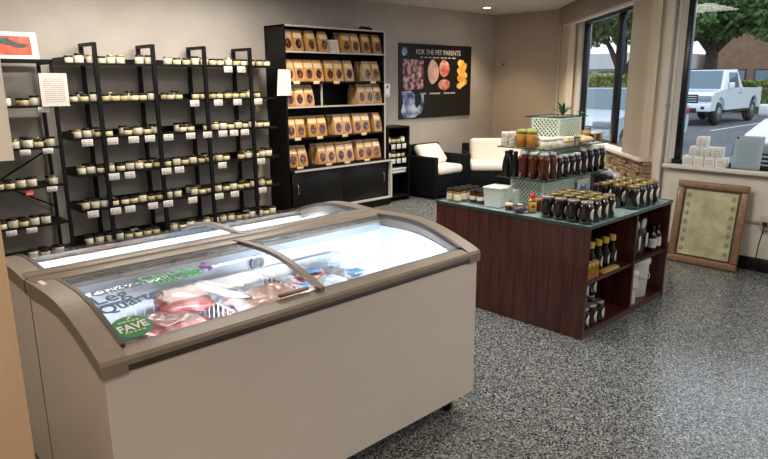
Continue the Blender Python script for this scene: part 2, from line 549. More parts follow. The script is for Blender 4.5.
# slanted window wall: local x runs from the far corner (0) to the near corner (L3), local y points outside
d3 = (WBp - WA); L3 = d3.length; a3 = math.atan2(d3.y, d3.x)
MW = Matrix.Translation(WA) @ Matrix.Rotation(a3, 4, 'Z')
# outside of the slanted wall lies on its +y local side when walking towards the camera
mb = MB()
O0, O1 = .66, 3.52
mb.box((-.05, 0, 0), (L3 + .03, .15, .86), MW); mb.box((-.05, 0, 2.44), (L3 + .03, .15, HC), MW)
mb.box((-.05, 0, .86), (O0, .15, 2.44), MW); mb.box((O1, 0, .86), (L3 + .03, .15, 2.44), MW)
struct('wall_bay', mb, 'wall_cream')
# baseboards
struct('baseboard_back', MB().rbox((-3, 6.432, 0), (8.77, 6.45, .11), .004, 1), 'baseboard_black')
struct('baseboard_right', MB().rbox((6.03, -3.2, 0), (6.05, 2.47, .12), .004, 1), 'baseboard_black')
struct('baseboard_corner', MB().rbox((8.752, 5.1, 0), (8.77, 6.43, .11), .004, 1), 'baseboard_black')
struct('baseboard_bay', MB().rbox((.02, -.018, 0), (L3 - .03, 0, .11), .004, 1, MW), 'baseboard_black')
# near wall stub at the left of the picture
struct('wall_left', MB().box((-3, 1.1, 0), (.232, 1.28, HC)), 'near_wall')

# windows -----------------------------------------------------------
w1 = struct('window_1', MB().box((6.10, -2.4, WZ0), (6.18, 2.405, WZ0 + .04)).box((6.10, -2.4, WZ1 - .05), (6.18, 2.405, WZ1)), 'black_alu')
for i, y in enumerate((2.32, .55, -1.2, -2.4)):
    struct('window_frame', MB().rbox((6.115, y - (.0 if i == 0 else .045), WZ0), (6.18, y + (.085 if i == 0 else .045), WZ1), .004, 1), 'black_alu', w1)
for a, b in ((.58, 2.33), (-1.16, .52), (-2.34, -1.26)):
    struct('window_pane', MB().box((6.135, a, WZ0 + .03), (6.141, b, WZ1 - .04)), 'window_glass', w1)
struct('window_sill', MB().rbox((5.98, -2.5, WZ0 - .035), (6.13, 2.42, WZ0), .006, 2), 'white_sill', w1)
w2 = struct('window_2', MB().box((O0, .05, .86), (O1, .13, .91), MW).box((O0, .05, 2.40), (O1, .13, 2.44), MW), 'black_alu')
for a, b in ((O0 + .0, O0 + .07), (2.10, 2.18), (O1 - .03, O1)):
    struct('window_frame', MB().rbox((a, .045, .89), (b, .12, 2.42), .004, 1, MW), 'black_alu', w2)
for a, b in ((O0 + .1, 2.13), (2.19, O1 - .05)):
    struct('window_pane', MB().box((a, .085, .90), (b, .091, 2.41), MW), 'window_glass', w2)
struct('window_sill', MB().rbox((O0 - .05, -.13, .86), (3.60, .06, .895), .006, 2, MW), 'white_sill', w2)
# ledge stone veneer below the slanted window: hundreds of thin stones in courses
mb = MB()
z = .30
while z < .845:
    hgt = rnd.uniform(.03, .055); x = .9
    while x < 3.6:
        ln = rnd.uniform(.08, .26)
        mb.rbox((x, -.07 - rnd.uniform(0, .035), z), (min(3.62, x + ln - .006), -.002, min(.856, z + hgt - .004)), .006, 1, MW, False)
        x += ln
    z += hgt
sv = obj('stone_veneer', mb, 'stone', bpy.data.objects['wall_bay']); sv['kind'] = 'stuff'

# vertical blinds on the slanted window
bl = thing('vertical_blind', 'beige vertical blind with box valance, drawn open on the slanted window', 'blind', tuple(WA))
bl.rotation_euler = (0, 0, a3)
obj('valance', MB().rbox((.0, -.16, 2.44), (3.66, -.01, 2.675), .01, 2), 'valance_fabric', bl)
obj('head_rail', MB().box((.05, -.11, 2.41), (3.6, -.06, 2.44)), 'cord_white', bl)
slat_pts = [(-.045 + .015 * k, .006 * (1 - ((k - 3) / 3) ** 2)) for k in range(7)]
slat_poly = slat_pts + [(a, b + .0015) for a, b in reversed(slat_pts)]
slat_me = MB().prism(slat_poly, 2, .90, 2.41, smooth=False).mesh('slat')
for x in [.10 + .055 * k for k in range(9)] + [3.10 + .043 * k for k in range(13)]:
    o = obj('slat', slat_me, 'blind_fabric', bl, (x, -.085, 0), (0, 0, R(62)))
obj('pull_cord', MB().tube([(.08, -.15, 2.44), (.085, -.15, 1.6), (.08, -.15, .75)], .006, 6), 'cord_white', bl)
# conduit in the corner between the two windows
tag(obj('wall_conduit', MB().tube([(6.035, 2.44, .12), (6.035, 2.44, 2.66)], .012, 8).box((6.022, 2.425, 1.40), (6.05, 2.455, 1.43)), 'conduit_grey'),
    'thin grey vertical conduit on the corner between the two windows', 'conduit')

# ceiling fixtures ----------------------------------------------------
def downlight(x, y, power, label, color=WARM):
    t = thing('recessed_downlight', label, 'downlight', (x, y, HC), 0, 'recessed ceiling downlights')
    obj('trim_ring', MB().lathe([(.052, 0), (.085, 0), (.088, -.006), (.075, -.012), (.054, -.008), (.052, 0)], 24, cap=False), 'shelf_edge_white', t)
    obj('lens', MB().lathe([(.053, -.001), (.045, -.007), (.02, -.009)], 24), 'lamp_glow', t)
    d = bpy.data.lights.new('downlight_beam', 'SPOT')
    d.energy = power; d.color = color; d.spot_size = R(110); d.spot_blend = .7; d.shadow_soft_size = .05
    o = bpy.data.objects.new('downlight_beam', d); COL.objects.link(o)
    o.parent = t; o.location = (0, 0, -.03)
    return t
downlight(7.755, 5.86, WARM_W * 2.4, 'recessed round downlight in the ceiling above the armchair corner')
downlight(4.5, 5.25, WARM_W * 4.2, 'recessed round downlight in the ceiling in front of the bag cabinet')
downlight(5.9, 4.0, WARM_W * 2.0, 'recessed round downlight in the ceiling beyond the display island')
downlight(-.05, .30, WARM_W * 2.8, 'recessed round downlight in the ceiling in front of the near wall', (1.0, .80, .60))
downlight(-.5, 2.5, WARM_W * 2.6, 'added fill lamp shaped as a downlight, brightening the freezer ends', (1.0, .76, .52))  # added lamp: the freezer ends came out too dark without it
downlight(2.2, .4, WARM_W * 1.6, 'recessed round downlight in the ceiling in front of the chest freezer')
def ceiling_panel(x, y, sx, sy, power, label):
    t = thing('ceiling_light_panel', label, 'ceiling light', (x, y, HC), 0, 'flat ceiling light panels')
    f = MB()
    for a, b in (((-sx / 2, -sy / 2), (sx / 2, -sy / 2 + .03)), ((-sx / 2, sy / 2 - .03), (sx / 2, sy / 2)),
                 ((-sx / 2, -sy / 2), (-sx / 2 + .03, sy / 2)), ((sx / 2 - .03, -sy / 2), (sx / 2, sy / 2))):
        f.box((*a, -.035), (*b, 0))
    obj('panel_frame', f, 'shelf_edge_white', t)
    obj('diffuser', MB().box((-sx / 2 + .03, -sy / 2 + .03, -.02), (sx / 2 - .03, sy / 2 - .03, 0)), 'panel_glow', t)
    area_light('panel_lamp', (0, 0, -.04), sx, sy, power, NEUTRAL, t)
ceiling_panel(2.0, 5.42, 1.1, .14, PANEL_W * .75, 'narrow ceiling light strip washing the wall above the short rack')
ceiling_panel(3.4, 5.42, 1.1, .14, PANEL_W * .85, 'narrow ceiling light strip washing the wall above the long rack')
downlight(6.3, 5.0, WARM_W * 4.2, 'added fill lamp shaped as a downlight, brightening the armchair corner', NEUTRAL)  # added fill for the dim poster wall and armchair, no known fixture
downlight(7.3, 4.6, WARM_W * 4.2, 'added fill lamp shaped as a downlight, brightening the loveseat corner', NEUTRAL)  # second added fill, lifts the wall and seating in the room corner
ceiling_panel(2.4, 3.6, 1.2, .6, PANEL_W * .5, 'flat ceiling light panel above the freezer beside the racks')
ceiling_panel(3.6, 2.2, 1.2, .6, PANEL_W * .8, 'flat ceiling light panel between freezer and display island')
ceiling_panel(3.2, -1.2, 1.2, .6, PANEL_W * .9, 'flat ceiling light panel by the wide window')

# ================================================================== CHEST FREEZERS
FL, FD = 1.777, .69
def prof(s):
    return .848 + .1 * math.sin(math.pi / 2 * min(1, s / .62)) - .01 * (max(0, s - .62) / .38) ** 2
def freezer(loc, rz, label, lettered):
    t = thing('chest_freezer', label, 'freezer', loc, rz, 'glass top chest freezers')
    N = 18
    ss = [i / N for i in range(N + 1)]
    body = MB()
    body.box((.05, 0, .105), (FL - .05, .05, .80))
    body.box((.05, FD - .05, .105), (FL - .05, FD, .905))
    body.box((.02, .02, .105), (FL - .02, FD - .02, .16))
    poly = [(0, .105)] + [(s * FD, prof(s) - .044) for s in ss] + [(FD, .105)]
    body.prism(poly, 0, 0, .05); body.prism(poly, 0, FL - .05, FL)
    obj('cabinet_body', body, 'freezer_white', t)
    ln = MB()
    ln.box((.05, .05, .40), (FL - .05, FD - .05, .43))
    ln.box((.05, .05, .43), (FL - .05, .07, .835)); ln.box((.05, FD - .07, .43), (FL - .05, FD - .05, .86))
    pl = [(.07, .43)] + [(.07 + s * (FD - .14), prof(.1 + .8 * s) - .06) for s in ss] + [(FD - .07, .43)]
    ln.prism(pl, 0, .05, .065); ln.prism(pl, 0, FL - .065, FL - .05)
    obj('inner_liner', ln, 'liner_white', t)
    obj('inner_collar', MB().box((.065, FD - .075, .86), (FL - .065, FD - .05, .915)), 'collar_grey', t)
    fr = MB()
    fr.prism([(-.012, .822), (-.012, .838), (-.004, .848), (.055, .862), (.055, .822)], 0, -.008, FL + .008)
    obj('front_rail', fr, 'freezer_rim', t)
    obj('front_lip', MB().rbox((-.006, -.008, .798), (FL + .006, .05, .822), .004, 1), 'freezer_trim_dark', t)
    obj('rear_rail', MB().rbox((-.005, FD - .085, .90), (FL + .005, FD + .004, .950), .008, 2), 'freezer_rim', t)
    obj('rear_gasket', MB().box((.05, FD - .105, .925), (FL - .05, FD - .085, .944)), 'freezer_trim_dark', t)
    for x0, x1, k in ((-.012, .068, 0), (FL - .068, FL + .012, 1)):
        p = [(-.0125, .836), (-.004, .850)] + [(s * FD, prof(s) + .006) for s in ss[1:]] + [(s * FD, prof(s) - .048) for s in reversed(ss)] + [(-.0125, .797)]
        obj('end_rim', MB().prism(p, 0, x0, x1), 'freezer_rim', t)
        p2 = [(.04 + s * (FD - .06), prof(.06 + .92 * s) + .008) for s in ss] + [(.04 + s * (FD - .06), prof(.06 + .92 * s) - .012) for s in reversed(ss)]
        xa = x1 if k == 0 else x0 - .016
        obj('lid_track', MB().prism(p2, 0, xa, xa + .016), 'freezer_trim_dark', t)
    XM = .845
    p = [(s * (FD - .06) + .03, prof(.05 + .90 * s) + .012) for s in ss] + [(s * (FD - .06) + .03, prof(.05 + .9 * s) - .006) for s in reversed(ss)]
    lids = []
    for x0, x1 in ((.070, XM), (XM, FL - .070)):
        g = [(.045 + s * (FD - .14), prof((.045 + s * (FD - .14)) / FD) + .001) for s in ss]
        g = g + [(a, b - .005) for a, b in reversed(g)]
        lids.append(obj('glass_lid', MB().prism(g, 0, x0, x1, smooth=True), 'freezer_glass', t))
    obj('lid_frame', MB().prism(p, 0, XM - .013, XM + .013), 'freezer_rim', lids[0])
    obj('lid_handle', MB().rbox((.66, .048, .868), (.80, .066, .882), .004, 1), 'freezer_rim', lids[0])
    obj('led_strip', MB().rbox((.10, .071, .764), (FL - .10, .094, .800), .006, 2), 'led_cool', t)
    area_light('led_lamp', (FL / 2, .10, .775), FL - .2, .03, LED_W, COOL, t, (R(62), 0, 0))
    for cx in (.10, FL - .10):
        for cy in (.09, FD - .09):
            c = obj('caster', MB().rbox((cx - .03, cy - .03, .088), (cx + .03, cy + .03, .104), .003, 1)
                    .prism([(cy - .028, .09), (cy + .028, .09), (cy + .016, .03), (cy - .016, .03)], 0, cx - .022, cx - .016)
                    .prism([(cy - .028, .09), (cy + .028, .09), (cy + .016, .03), (cy - .016, .03)], 0, cx + .016, cx + .022), 'steel_grey', t)
            wh = MB().lathe([(.010, -.013), (.032, -.013), (.035, -.008), (.035, .008), (.032, .013), (.010, .013)], 18,
                            mx=Matrix.Translation((cx, cy, .0355)) @ Matrix.Rotation(R(90), 4, 'Y'))
            obj('caster_wheel', wh, 'rubber', c)
    obj('drain_plug', MB().lathe([(.02, 0), (.022, .006), (.012, .010)], 12, mx=Matrix.Translation((0, .12, .20)) @ Matrix.Rotation(R(-90), 4, 'Y')), 'rubber', t)
    # wrap: lay flat lettering on the curved glass; (x, y) -> lid surface
    def wrap(me, x, y, ang=0.0, off=.0035):
        ca, sa = math.cos(ang), math.sin(ang)
        def fn(c):
            X, Y = x + c.x * ca - c.y * sa, y + c.x * sa + c.y * ca
            return Vector((X, Y, prof(Y / FD) + off + c.z))
        return xf_mesh(me, fn)
    if lettered:
        for body_, size, x, y, ang, m_ in (('Leg', .088, .085, .262, R(6), 'ink_blue'), ('Quarter', .072, .085, .198, R(10), 'ink_blue'),
                                           ('Chicken', .06, .10, .325, R(3), 'ink_grey'),
                                           ('Chicken', .075, .28, .355, R(4), 'ink_green')):
            obj('glass_lettering', wrap(text_mesh(body_, size, .0004, bold=.0012), x, y, ang), m_, lids[0])
        for q_, (xa, xb, yy) in enumerate(((.31, .42, .318), (.43, .51, .328))):     # loopy second line, not legible in the photo
            pts = [(xa + (xb - xa) * k / 26 + .012 * math.cos(k * 1.1), yy + .018 * math.sin(k * 1.1) + .012 * k / 26) for k in range(27)]
            obj('glass_scribble', MB().tube([(a, b, prof(b / FD) + .005) for a, b in pts], .0032, 5), 'ink_green', lids[0])
        pts = [(.535 + .016 * math.sin(k * 1.25), .33 + k * .011) for k in range(8)]
        obj('glass_drawing', MB().tube([(a, b, prof(b / FD) + .005) for a, b in pts], .0055, 6), 'ink_purple', lids[0])
        st = MB()
        n = 28
        rim = [(.138 + .066 * math.cos(2 * math.pi * i / n), .112 + .052 * math.sin(2 * math.pi * i / n)) for i in range(n)]
        top = [(a, b, prof(b / FD) + .0030) for a, b in rim]; bot = [(a, b, prof(b / FD) + .0018) for a, b in rim]
        st.add(top + [(.138, .112, prof(.112 / FD) + .0030)], [(i, (i + 1) % n, n) for i in range(n)])
        st.add(top + bot, [(i, n + i, n + (i + 1) % n, (i + 1) % n) for i in range(n)])
        sk = obj('oval_sticker', st, 'sticker_green', lids[0])
        obj('sticker_lettering', wrap(text_mesh('FAVE', .044, .0003, 'CENTER', .0012), .140, .094, R(4), .0042), 'sticker_white', sk)
        lf = MB().prism([(.134, .143), (.150, .150), (.158, .160), (.143, .157)], 2, 0, .0006)
        me = lf.mesh('sticker_leaf'); xf_mesh(me, lambda c: Vector((c.x, c.y, prof(c.y / FD) + .004 + c.z)))
        obj('sticker_leaf', me, 'leaf_yellow', sk)
        for k, yy in ((0, .134), (1, .082)):
            ln_ = MB()
            for q in range(5): ln_.box((.105 + q * .014, yy, 0), (.105 + q * .014 + .010, yy + .006, .0006))
            me = ln_.mesh('sticker_line'); xf_mesh(me, lambda c: Vector((c.x, c.y, prof(c.y / FD) + .004 + c.z)))
            obj('sticker_line', me, 'leaf_yellow', sk)
        dl = obj('round_dial', MB().lathe([(.036, 0), (.036, .010), (.030, .014), (.028, .009)], 24, mx=Matrix.Translation((.925, FD - .0755, .835)) @ Matrix.Rotation(R(90), 4, 'X')), 'collar_grey', t)
        for rr in (.012, .022):
            obj('dial_ring', MB().tube([(.925 + rr * math.cos(a), FD - .088, .835 + rr * math.sin(a)) for a in [2 * math.pi * k / 20 for k in range(21)]], .0025, 5), 'conduit_grey', dl)
        obj('rating_plate', MB().box((.012, .56, prof(.85) + .006), (.028, .62, prof(.85) + .008)), 'sticker_white', t)
    return t
FA = freezer((.587, 1.80, 0), 0, 'white chest freezer with hand-lettered curved glass lid and green oval sticker', True)
FB = freezer((2.364, 3.195, 0), math.pi, 'white chest freezer with plain curved glass lid, beside the jar racks', False)

# baskets inside (wires joined: too thin to pick apart)
def basket(x0, x1, y0, y1, z0, z1, label):
    t = thing('wire_basket', label, 'basket', ((x0 + x1) / 2, (y0 + y1) / 2, z0), 0, 'white wire freezer baskets')
    hx, hy, h = (x1 - x0) / 2, (y1 - y0) / 2, z1 - z0
    rim = MB().tube([(-hx, -hy, h), (hx, -hy, h), (hx, hy, h), (-hx, hy, h), (-hx, -hy, h)], .006, 6)
    obj('rim_wire', rim, 'wire_white', t)
    wm = MB()
    nx = int(2 * hx / .035); ny = int(2 * hy / .035)
    for i in range(nx + 1):
        x = -hx + 2 * hx * i / nx
        wm.tube([(x, -hy, h), (x, -hy * .93, .004), (x, hy * .93, .004), (x, hy, h)], .0028, 4)
    for i in range(ny + 1):
        y = -hy + 2 * hy * i / ny
        wm.tube([(-hx, y, h), (-hx * .97, y, .004), (hx * .97, y, .004), (hx, y, h)], .0028, 4)
    for zz in (.33, .66):
        wm.tube([(-hx, -hy, h * zz), (hx, -hy, h * zz), (hx, hy, h * zz), (-hx, hy, h * zz), (-hx, -hy, h * zz)], .0028, 4)
    g = obj('wire_grid', wm, 'wire_white', t); g['kind'] = 'stuff'
basket(.70, 1.15, 1.91, 2.39, .50, .80, 'white wire basket full of frozen meat under the lettered lid')
basket(1.50, 1.97, 1.91, 2.39, .50, .80, 'white wire basket holding blue-tagged packs in the nearer freezer')
basket(.75, 1.35, 2.60, 3.06, .50, .79, 'white wire basket in the freezer beside the jar racks, towards the near wall')
basket(1.60, 2.20, 2.60, 3.06, .50, .79, 'white wire basket in the freezer beside the jar racks, towards the bag cabinet')

def pillow(lx, ly, h, seed, n=10):
    r = random.Random(seed)
    ph = [r.uniform(0, 6.28) for _ in range(6)]
    vs, fs = [], []
    for side in (1, -1):
        for j in range(n + 1):
            for i in range(n + 1):
                u, v = i / n * 2 - 1, j / n * 2 - 1
                b = max(0, (1 - u ** 4) * (1 - v ** 4)) ** .6
                wv = .75 + .25 * math.sin(3.5 * u + ph[0]) * math.sin(3 * v + ph[1]) + .10 * math.sin(8 * u + ph[2] + 5 * v)
                pin = 1 - .06 * (1 - b) * math.sin(7 * v + ph[3])
                vs.append((u * lx / 2 * pin, v * ly / 2 * (1 - .05 * (1 - b) * math.cos(6 * u)), h / 2 + side * h / 2 * b * wv + .004 * side))
    m = (n + 1) ** 2
    for s in (0, 1):
        for j in range(n):
            for i in range(n):
                a = s * m + j * (n + 1) + i
                fs.append((a, a + 1, a + n + 2, a + n + 1))
    for i in range(n):
        for a, b in ((i, i + 1), (n * (n + 1) + i, n * (n + 1) + i + 1), (i * (n + 1), (i + 1) * (n + 1)), (i * (n + 1) + n, (i + 1) * (n + 1) + n)):
            fs.append((a, b, m + b, m + a))
    return MB().add(vs, fs, True)
def pack(name, label, cat, loc, size, material, seed, rz=0, tilt=(0, 0), group='frozen packs in the freezers', tagm=None):
    o = obj(name, pillow(*size, seed), material)
    o.location = loc; o.rotation_euler = (tilt[0], tilt[1], rz)
    tag(o, label, cat, group)
    if tagm:
        obj('pack_label', MB().rbox((-size[0] * .28, -size[1] * .26, size[2] * 1.02), (size[0] * .2, size[1] * .2, size[2] * 1.02 + .003), .002, 1), tagm, o)
    return o
FROZ = 'frozen packs in the freezers'
cols = [(.82, 2.02), (1.03, 2.03), (.82, 2.27), (1.03, 2.26)]
for c, (x, y) in enumerate(cols):
    corner = ['near the green sticker', 'next to the fish bag', 'under the blue lettering', 'near the round dial'][c]
    for lv_ in range(3 if c != 2 else 2):
        pack('meat_bag', 'clear bag of red frozen meat, %s in the basket pile %s' % (['lowest', 'middle', 'upper'][lv_], corner), 'meat bag', (x + rnd.uniform(-.008, .008), y, .51 + lv_ * .088), (.205, .215, .078), 'meat', c * 3 + lv_, rnd.uniform(-.08, .08))
for k, (x, y, rz) in enumerate(((.90, 2.02, .2), (1.05, 2.24, -.2))):
    pack('meat_bag', 'clear bag of red frozen meat heaped on the basket pile, %s' % ['over the green sticker side', 'by the purple drawing'][k], 'meat bag', (x, y, .782), (.21, .17, .07), 'meat', 40 + k, rz, (.08 * k, .1))
for k in range(4):
    pack('meat_bag', 'clear bag of frozen meat stacked %s under the pale fish bag' % ['lowest', 'second lowest', 'second', 'first'][k], 'meat bag', (1.325, 2.09, .44 + k * .078), (.27, .34, .074), 'meat', 20 + k, 0)
pack('fish_bag', 'pale bag of orange-pink fish lying on top beside the lid divider', 'fish bag', (1.315, 2.03, .756), (.29, .22, .085), 'salmon', 31, .12, (.1, .03))
pack('frost_bag', 'crumpled clear frosted bag standing between red meat and fish bag', 'bag', (1.15, 2.10, .845), (.12, .20, .04), 'bag_film', 32, .5, (.1, .5))
pack('frost_bag', 'crumpled clear frosted bag lying behind the fish bag', 'bag', (1.31, 2.25, .756), (.24, .15, .06), 'bag_film', 33, .1, (.15, 0))
k = 0
for i, x in enumerate((1.585, 1.735, 1.885)):
    for j, y in enumerate((1.995, 2.145, 2.295)):
        for l_, z in enumerate((.51, .60, .69)):
            pack('meat_tray', '%s wrapped frozen pack in the %s stack from the lid divider, %s row' % (['bottom', 'middle', 'top'][l_], nth(i + 1), ['front-rail', 'centre', 'rear-rail'][j]),
                 'meat pack', (x, y, z), (.142, .140, .084), 'meat' if (k % 4) < 2 else 'bag_film', 60 + k, rnd.uniform(-.03, .03), (0, 0), tagm=(('pack_blue' if (i + j) % 2 else 'bag_film') if l_ == 2 else None))
            k += 1
for k in range(12):
    x = .86 + (k % 6) * .253; y = 2.72 + (k // 6) * .225
    side = ['towards the nearer freezer', 'towards the jar rack'][k // 6]
    pack('frozen_pack', 'lower frozen pack, %s from the bag cabinet end, %s' % (nth(6 - k % 6), side), 'frozen pack', (x, y, .51), (.235, .205, .13), ['meat', 'bag_film', 'pack_blue', 'bag_film', 'salmon'][k % 5], 100 + k, 0)
    pack('frozen_pack', 'upper frozen pack, %s from the bag cabinet end, %s' % (nth(6 - k % 6), side), 'frozen pack', (x, y, .645), (.225, .195, .10), ['bag_film', 'salmon', 'bag_film', 'pack_blue', 'meat'][(k * 2) % 5], 130 + k, rnd.uniform(-.06, .06))
    if k > 5: pack('frozen_pack', 'topmost frozen pack, %s from the bag cabinet end' % nth(6 - k % 6), 'frozen pack', (x, y, .75), (.21, .16, .085), ['bag_film', 'pack_blue', 'bag_film', 'salmon'][k % 4], 160 + k, rnd.uniform(-.1, .1))

# small things hanging on the near wall, black hose beside the freezers
tag(obj('posted_notice', MB().box((.08, 1.092, 1.533), (.262, 1.096, 1.70)), 'paper_white'), 'blank white paper taped to the edge of the near tan wall', 'paper')
tag(obj('power_cable', MB().tube([(.36, 2.52, .55), (.34, 2.35, .30), (.40, 2.2, .05), (.46, 2.0, .012), (.38, 1.8, .012), (.33, 1.9, .012), (.42, 2.3, .012)], .011, 8), 'rubber'),
    'black cable hanging beside the end of the freezers by the near wall', 'cable')

# ================================================================== LONG JAR RACK
RY, RB = 6.04, 6.40
SZ = [1.815, 1.475, 1.15, .815, .485, .14]
ORD = ['top', 'second', 'third', 'fourth', 'fifth', 'lowest']
rack = thing('display_rack', 'long black steel ladder rack with six shelves of small jars', 'rack', (3.05, 6.22, 0))
def rel(root, mb_or_mesh, name, m_):   # world-coordinate part under a thing placed at root.location
    me = mb_or_mesh.mesh(name) if isinstance(mb_or_mesh, MB) else mb_or_mesh
    me.transform(Matrix.Translation(-Vector(root.location)))
    return obj(name, me, m_, root)
for x in (2.215, 2.76, 3.30, 3.84):
    for y in (RY, RB - .03):
        rel(rack, MB().box((x - .018, y, 0), (x + .018, y + .03, 2.0)), 'post', 'black_steel')
    rel(rack, MB().box((x - .018, RY + .03, 1.97), (x + .018, RB - .03, 2.0)), 'top_bar', 'black_steel')
for z in SZ:
    s = rel(rack, MB().box((1.955, RY + .03, z - .018), (4.17, RB - .032, z)), 'shelf', 'black_board')
    lip = MB().box((1.955, RY + .022, z - .022), (4.17, RY + .03, z + .002)).box((1.955, RB - .034, z - .018), (4.17, RB - .03, z + .05))
    lip.box((1.945, RY + .022, z - .02), (1.955, RB - .03, z + .05))
    me = lip.mesh('shelf_lip'); me.transform(Matrix.Translation(-Vector(rack.location))); obj('shelf_lip', me, 'black_steel', s)
def jar_mesh(r, h, lidh, bm_, lm_, name, label_m=None):
    b = obj(name, MB().lathe([(r * .92, 0), (r, h * .05), (r, h * .88), (r * .9, h)], 12), bm_)
    obj('lid', MB().lathe([(r * .97, h * .985), (r * 1.0, h + .003), (r * 1.0, h + lidh), (r * .9, h + lidh + .002)], 12), lm_, b)
    if label_m: obj('paper_band', MB().lathe([(r * 1.015, h * .18), (r * 1.015, h * .72)], 12, cap=False), label_m, b)
    return b
def tagproto(o, cat): o['category'] = cat; return Proto(o)
JLOW = tagproto(jar_mesh(.039, .046, .016, 'jar_cream', 'lid_dark', 'treat_jar'), 'jar')
JTALL = tagproto(jar_mesh(.040, .066, .016, 'jar_white', 'lid_dark', 'treat_jar'), 'jar')
JGOLD = tagproto(jar_mesh(.039, .060, .014, 'jar_white', 'lid_gold', 'treat_jar'), 'jar')
def put_jar(x, y, z, where, grp):
    k = rnd.random()
    if k < .50: P_, look = JLOW, 'low cream dark-lidded jar'
    elif k < .86: P_, look = JTALL, 'taller whitish dark-lidded jar'
    else: P_, look = JGOLD, 'whitish gold-lidded jar'
    return P_.put((x, y, z), look + where, rnd.uniform(0, 6), grp)
for i, z in enumerate(SZ):
    xs, x = [], 2.005
    while x < 4.13:
        if rnd.random() < .92: xs.append(x)
        x += rnd.uniform(.086, .102)
    for q, x in enumerate(reversed(xs)):
        put_jar(x, RY + .078 + rnd.uniform(-.004, .010), z + .002, ", %s from the bag cabinet, front of long rack's %s shelf" % (nth(q + 1), ORD[i]), 'jars on the long black rack')
        if i >= 1 and rnd.random() < .62: put_jar(x + rnd.uniform(-.006, .006), RY + .178 + rnd.uniform(0, .02), z + .002, " behind the %s from the bag cabinet, long rack's %s shelf" % (nth(q + 1), ORD[i]), 'jars on the long black rack')
CARD = Proto(tag(obj('price_card', MB().rbox((-.050, 0, -.032), (.050, .003, .032), .001, 1), 'price_print'), 'white price card', 'price card'))
CX = {0: [3.56, 3.72], 1: [3.15, 3.42, 3.65, 3.91], 2: [2.06, 2.29, 2.49, 2.65, 2.84, 3.08, 3.27, 3.45, 3.585, 3.72],
      3: [2.27, 2.42, 2.79, 2.93, 3.42, 3.91], 4: [2.04, 2.25, 2.39, 2.62, 2.78, 3.05, 3.36, 3.55, 3.91]}
for i, xs in CX.items():
    for q, x in enumerate(reversed(xs)):
        CARD.put((x, RY - .004, SZ[i] - .042), "white price card, %s from the bag cabinet, on long rack's %s shelf edge" % (nth(q + 1), ORD[i]), 0, 'price cards on the long black rack')

# ---- shorter rack at the left
r2 = thing('display_rack', 'short black steel rack with crossed back braces beside the near wall', 'rack', (1.35, 6.22, 0))
LZ = [1.455, 1.10, .762, .42, .12]
for x in (.86, 1.825):
    for y in (6.0, 6.36):
        rel(r2, MB().box((x - .014, y, 0), (x + .014, y + .028, 1.84)), 'post', 'black_steel')
    rel(r2, MB().box((x - .018, 6.03, 1.80), (x + .018, 6.36, 1.84)), 'top_bar', 'black_steel')
rel(r2, MB().box((.86, 6.0, 1.815), (1.835, 6.03, 1.84)).box((.86, 6.36, 1.815), (1.835, 6.39, 1.84)), 'top_bar', 'black_steel')
rel(r2, MB().box((.86, 6.03, 1.825), (1.60, 6.36, 1.84)), 'shelf', 'black_board')
for z in LZ:
    rel(r2, MB().box((.85, 6.012, z - .018), (1.817, 6.36, z)), 'shelf', 'black_board')
rel(r2, MB().tube([(.87, 6.375, .50), (1.83, 6.375, 1.05)], .008, 6), 'brace', 'black_steel')
rel(r2, MB().tube([(.87, 6.385, 1.05), (1.83, 6.385, .50)], .008, 6), 'brace', 'black_steel')
LJ = {0: [1.45, 1.585, 1.67], 1: [1.47, 1.575, 1.66, 1.755], 2: [1.31, 1.395, 1.48, 1.566, 1.74], 3: [1.29, 1.375, 1.46, 1.545, 1.64], 4: [1.5, 1.6, 1.72]}
for i, xs in LJ.items():
    for q, x in enumerate(reversed(xs)):
        wh = "short rack's %s board" % ['highest', 'second', 'third', 'fourth', 'bottom'][i]
        put_jar(x, 6.065, LZ[i] + .001, ', %s from the long rack, front of %s' % (nth(q + 1), wh), 'jars on the short black rack')
        if rnd.random() < .75: put_jar(x + .005, 6.165, LZ[i] + .001, ' behind the %s from the long rack, %s' % (nth(q + 1), wh), 'jars on the short black rack')
for x, i in ((1.718, 0), (1.532, 1), (1.712, 1), (1.707, 2), (1.341, 3), (1.501, 3)):
    CARD.put((x, 6.006, LZ[i] - .036), 'white price card on the %s board of the short rack%s' % (['highest', 'second', 'third', 'fourth'][i], {1.532: ' by the near wall', 1.712: ' by its post', 1.341: ' by the near wall', 1.501: ' under the middle jar'}.get(x, '')), 0, 'price cards on the short black rack', (.85, 1, .72))
sale = tag(obj('sale_card', MB().rbox((1.487, 5.996, .685), (1.553, 5.999, .735), .001, 1), 'red_cap'), 'small red card reading SALE on the short rack', 'sale card')
obj('card_lettering', xf_mesh(text_mesh('SALE', .026, .0004, 'CENTER', .0005), lambda c: Vector((1.52 + c.x, 5.9955 - c.z, .701 + c.y))), 'sticker_white', sale)
tag(obj('posted_notice', MB().box((1.705, 5.985, 1.445), (1.93, 5.989, 1.725)).box((1.885, 5.9835, 1.695), (1.905, 5.985, 1.715)), 'notice_print'),
    'white notice with lines of small print hung on the short black rack', 'notice')
# bird picture leaning on top of the short rack
pic = thing('picture_print', 'white matted red and green picture leaning on top of the short rack', 'picture', (1.60, 6.10, 1.841))
MP = Matrix.Rotation(R(-9), 4, 'X')
obj('mount', MB().box((-.22, 0, 0), (.165, .008, .225), MP), 'paper_white', pic)
im = obj('image_panel', MB().box((-.15, -.003, .035), (.115, 0, .19), MP), 'print_bird', pic)
obj('branch_shape', MB().prism([(-.14, .17), (-.07, .175), (.02, .13), (.10, .125), (.06, .095), (.0, .10), (-.05, .115), (-.13, .13)], 1, -.006, -.003, MP), 'print_dark', im)

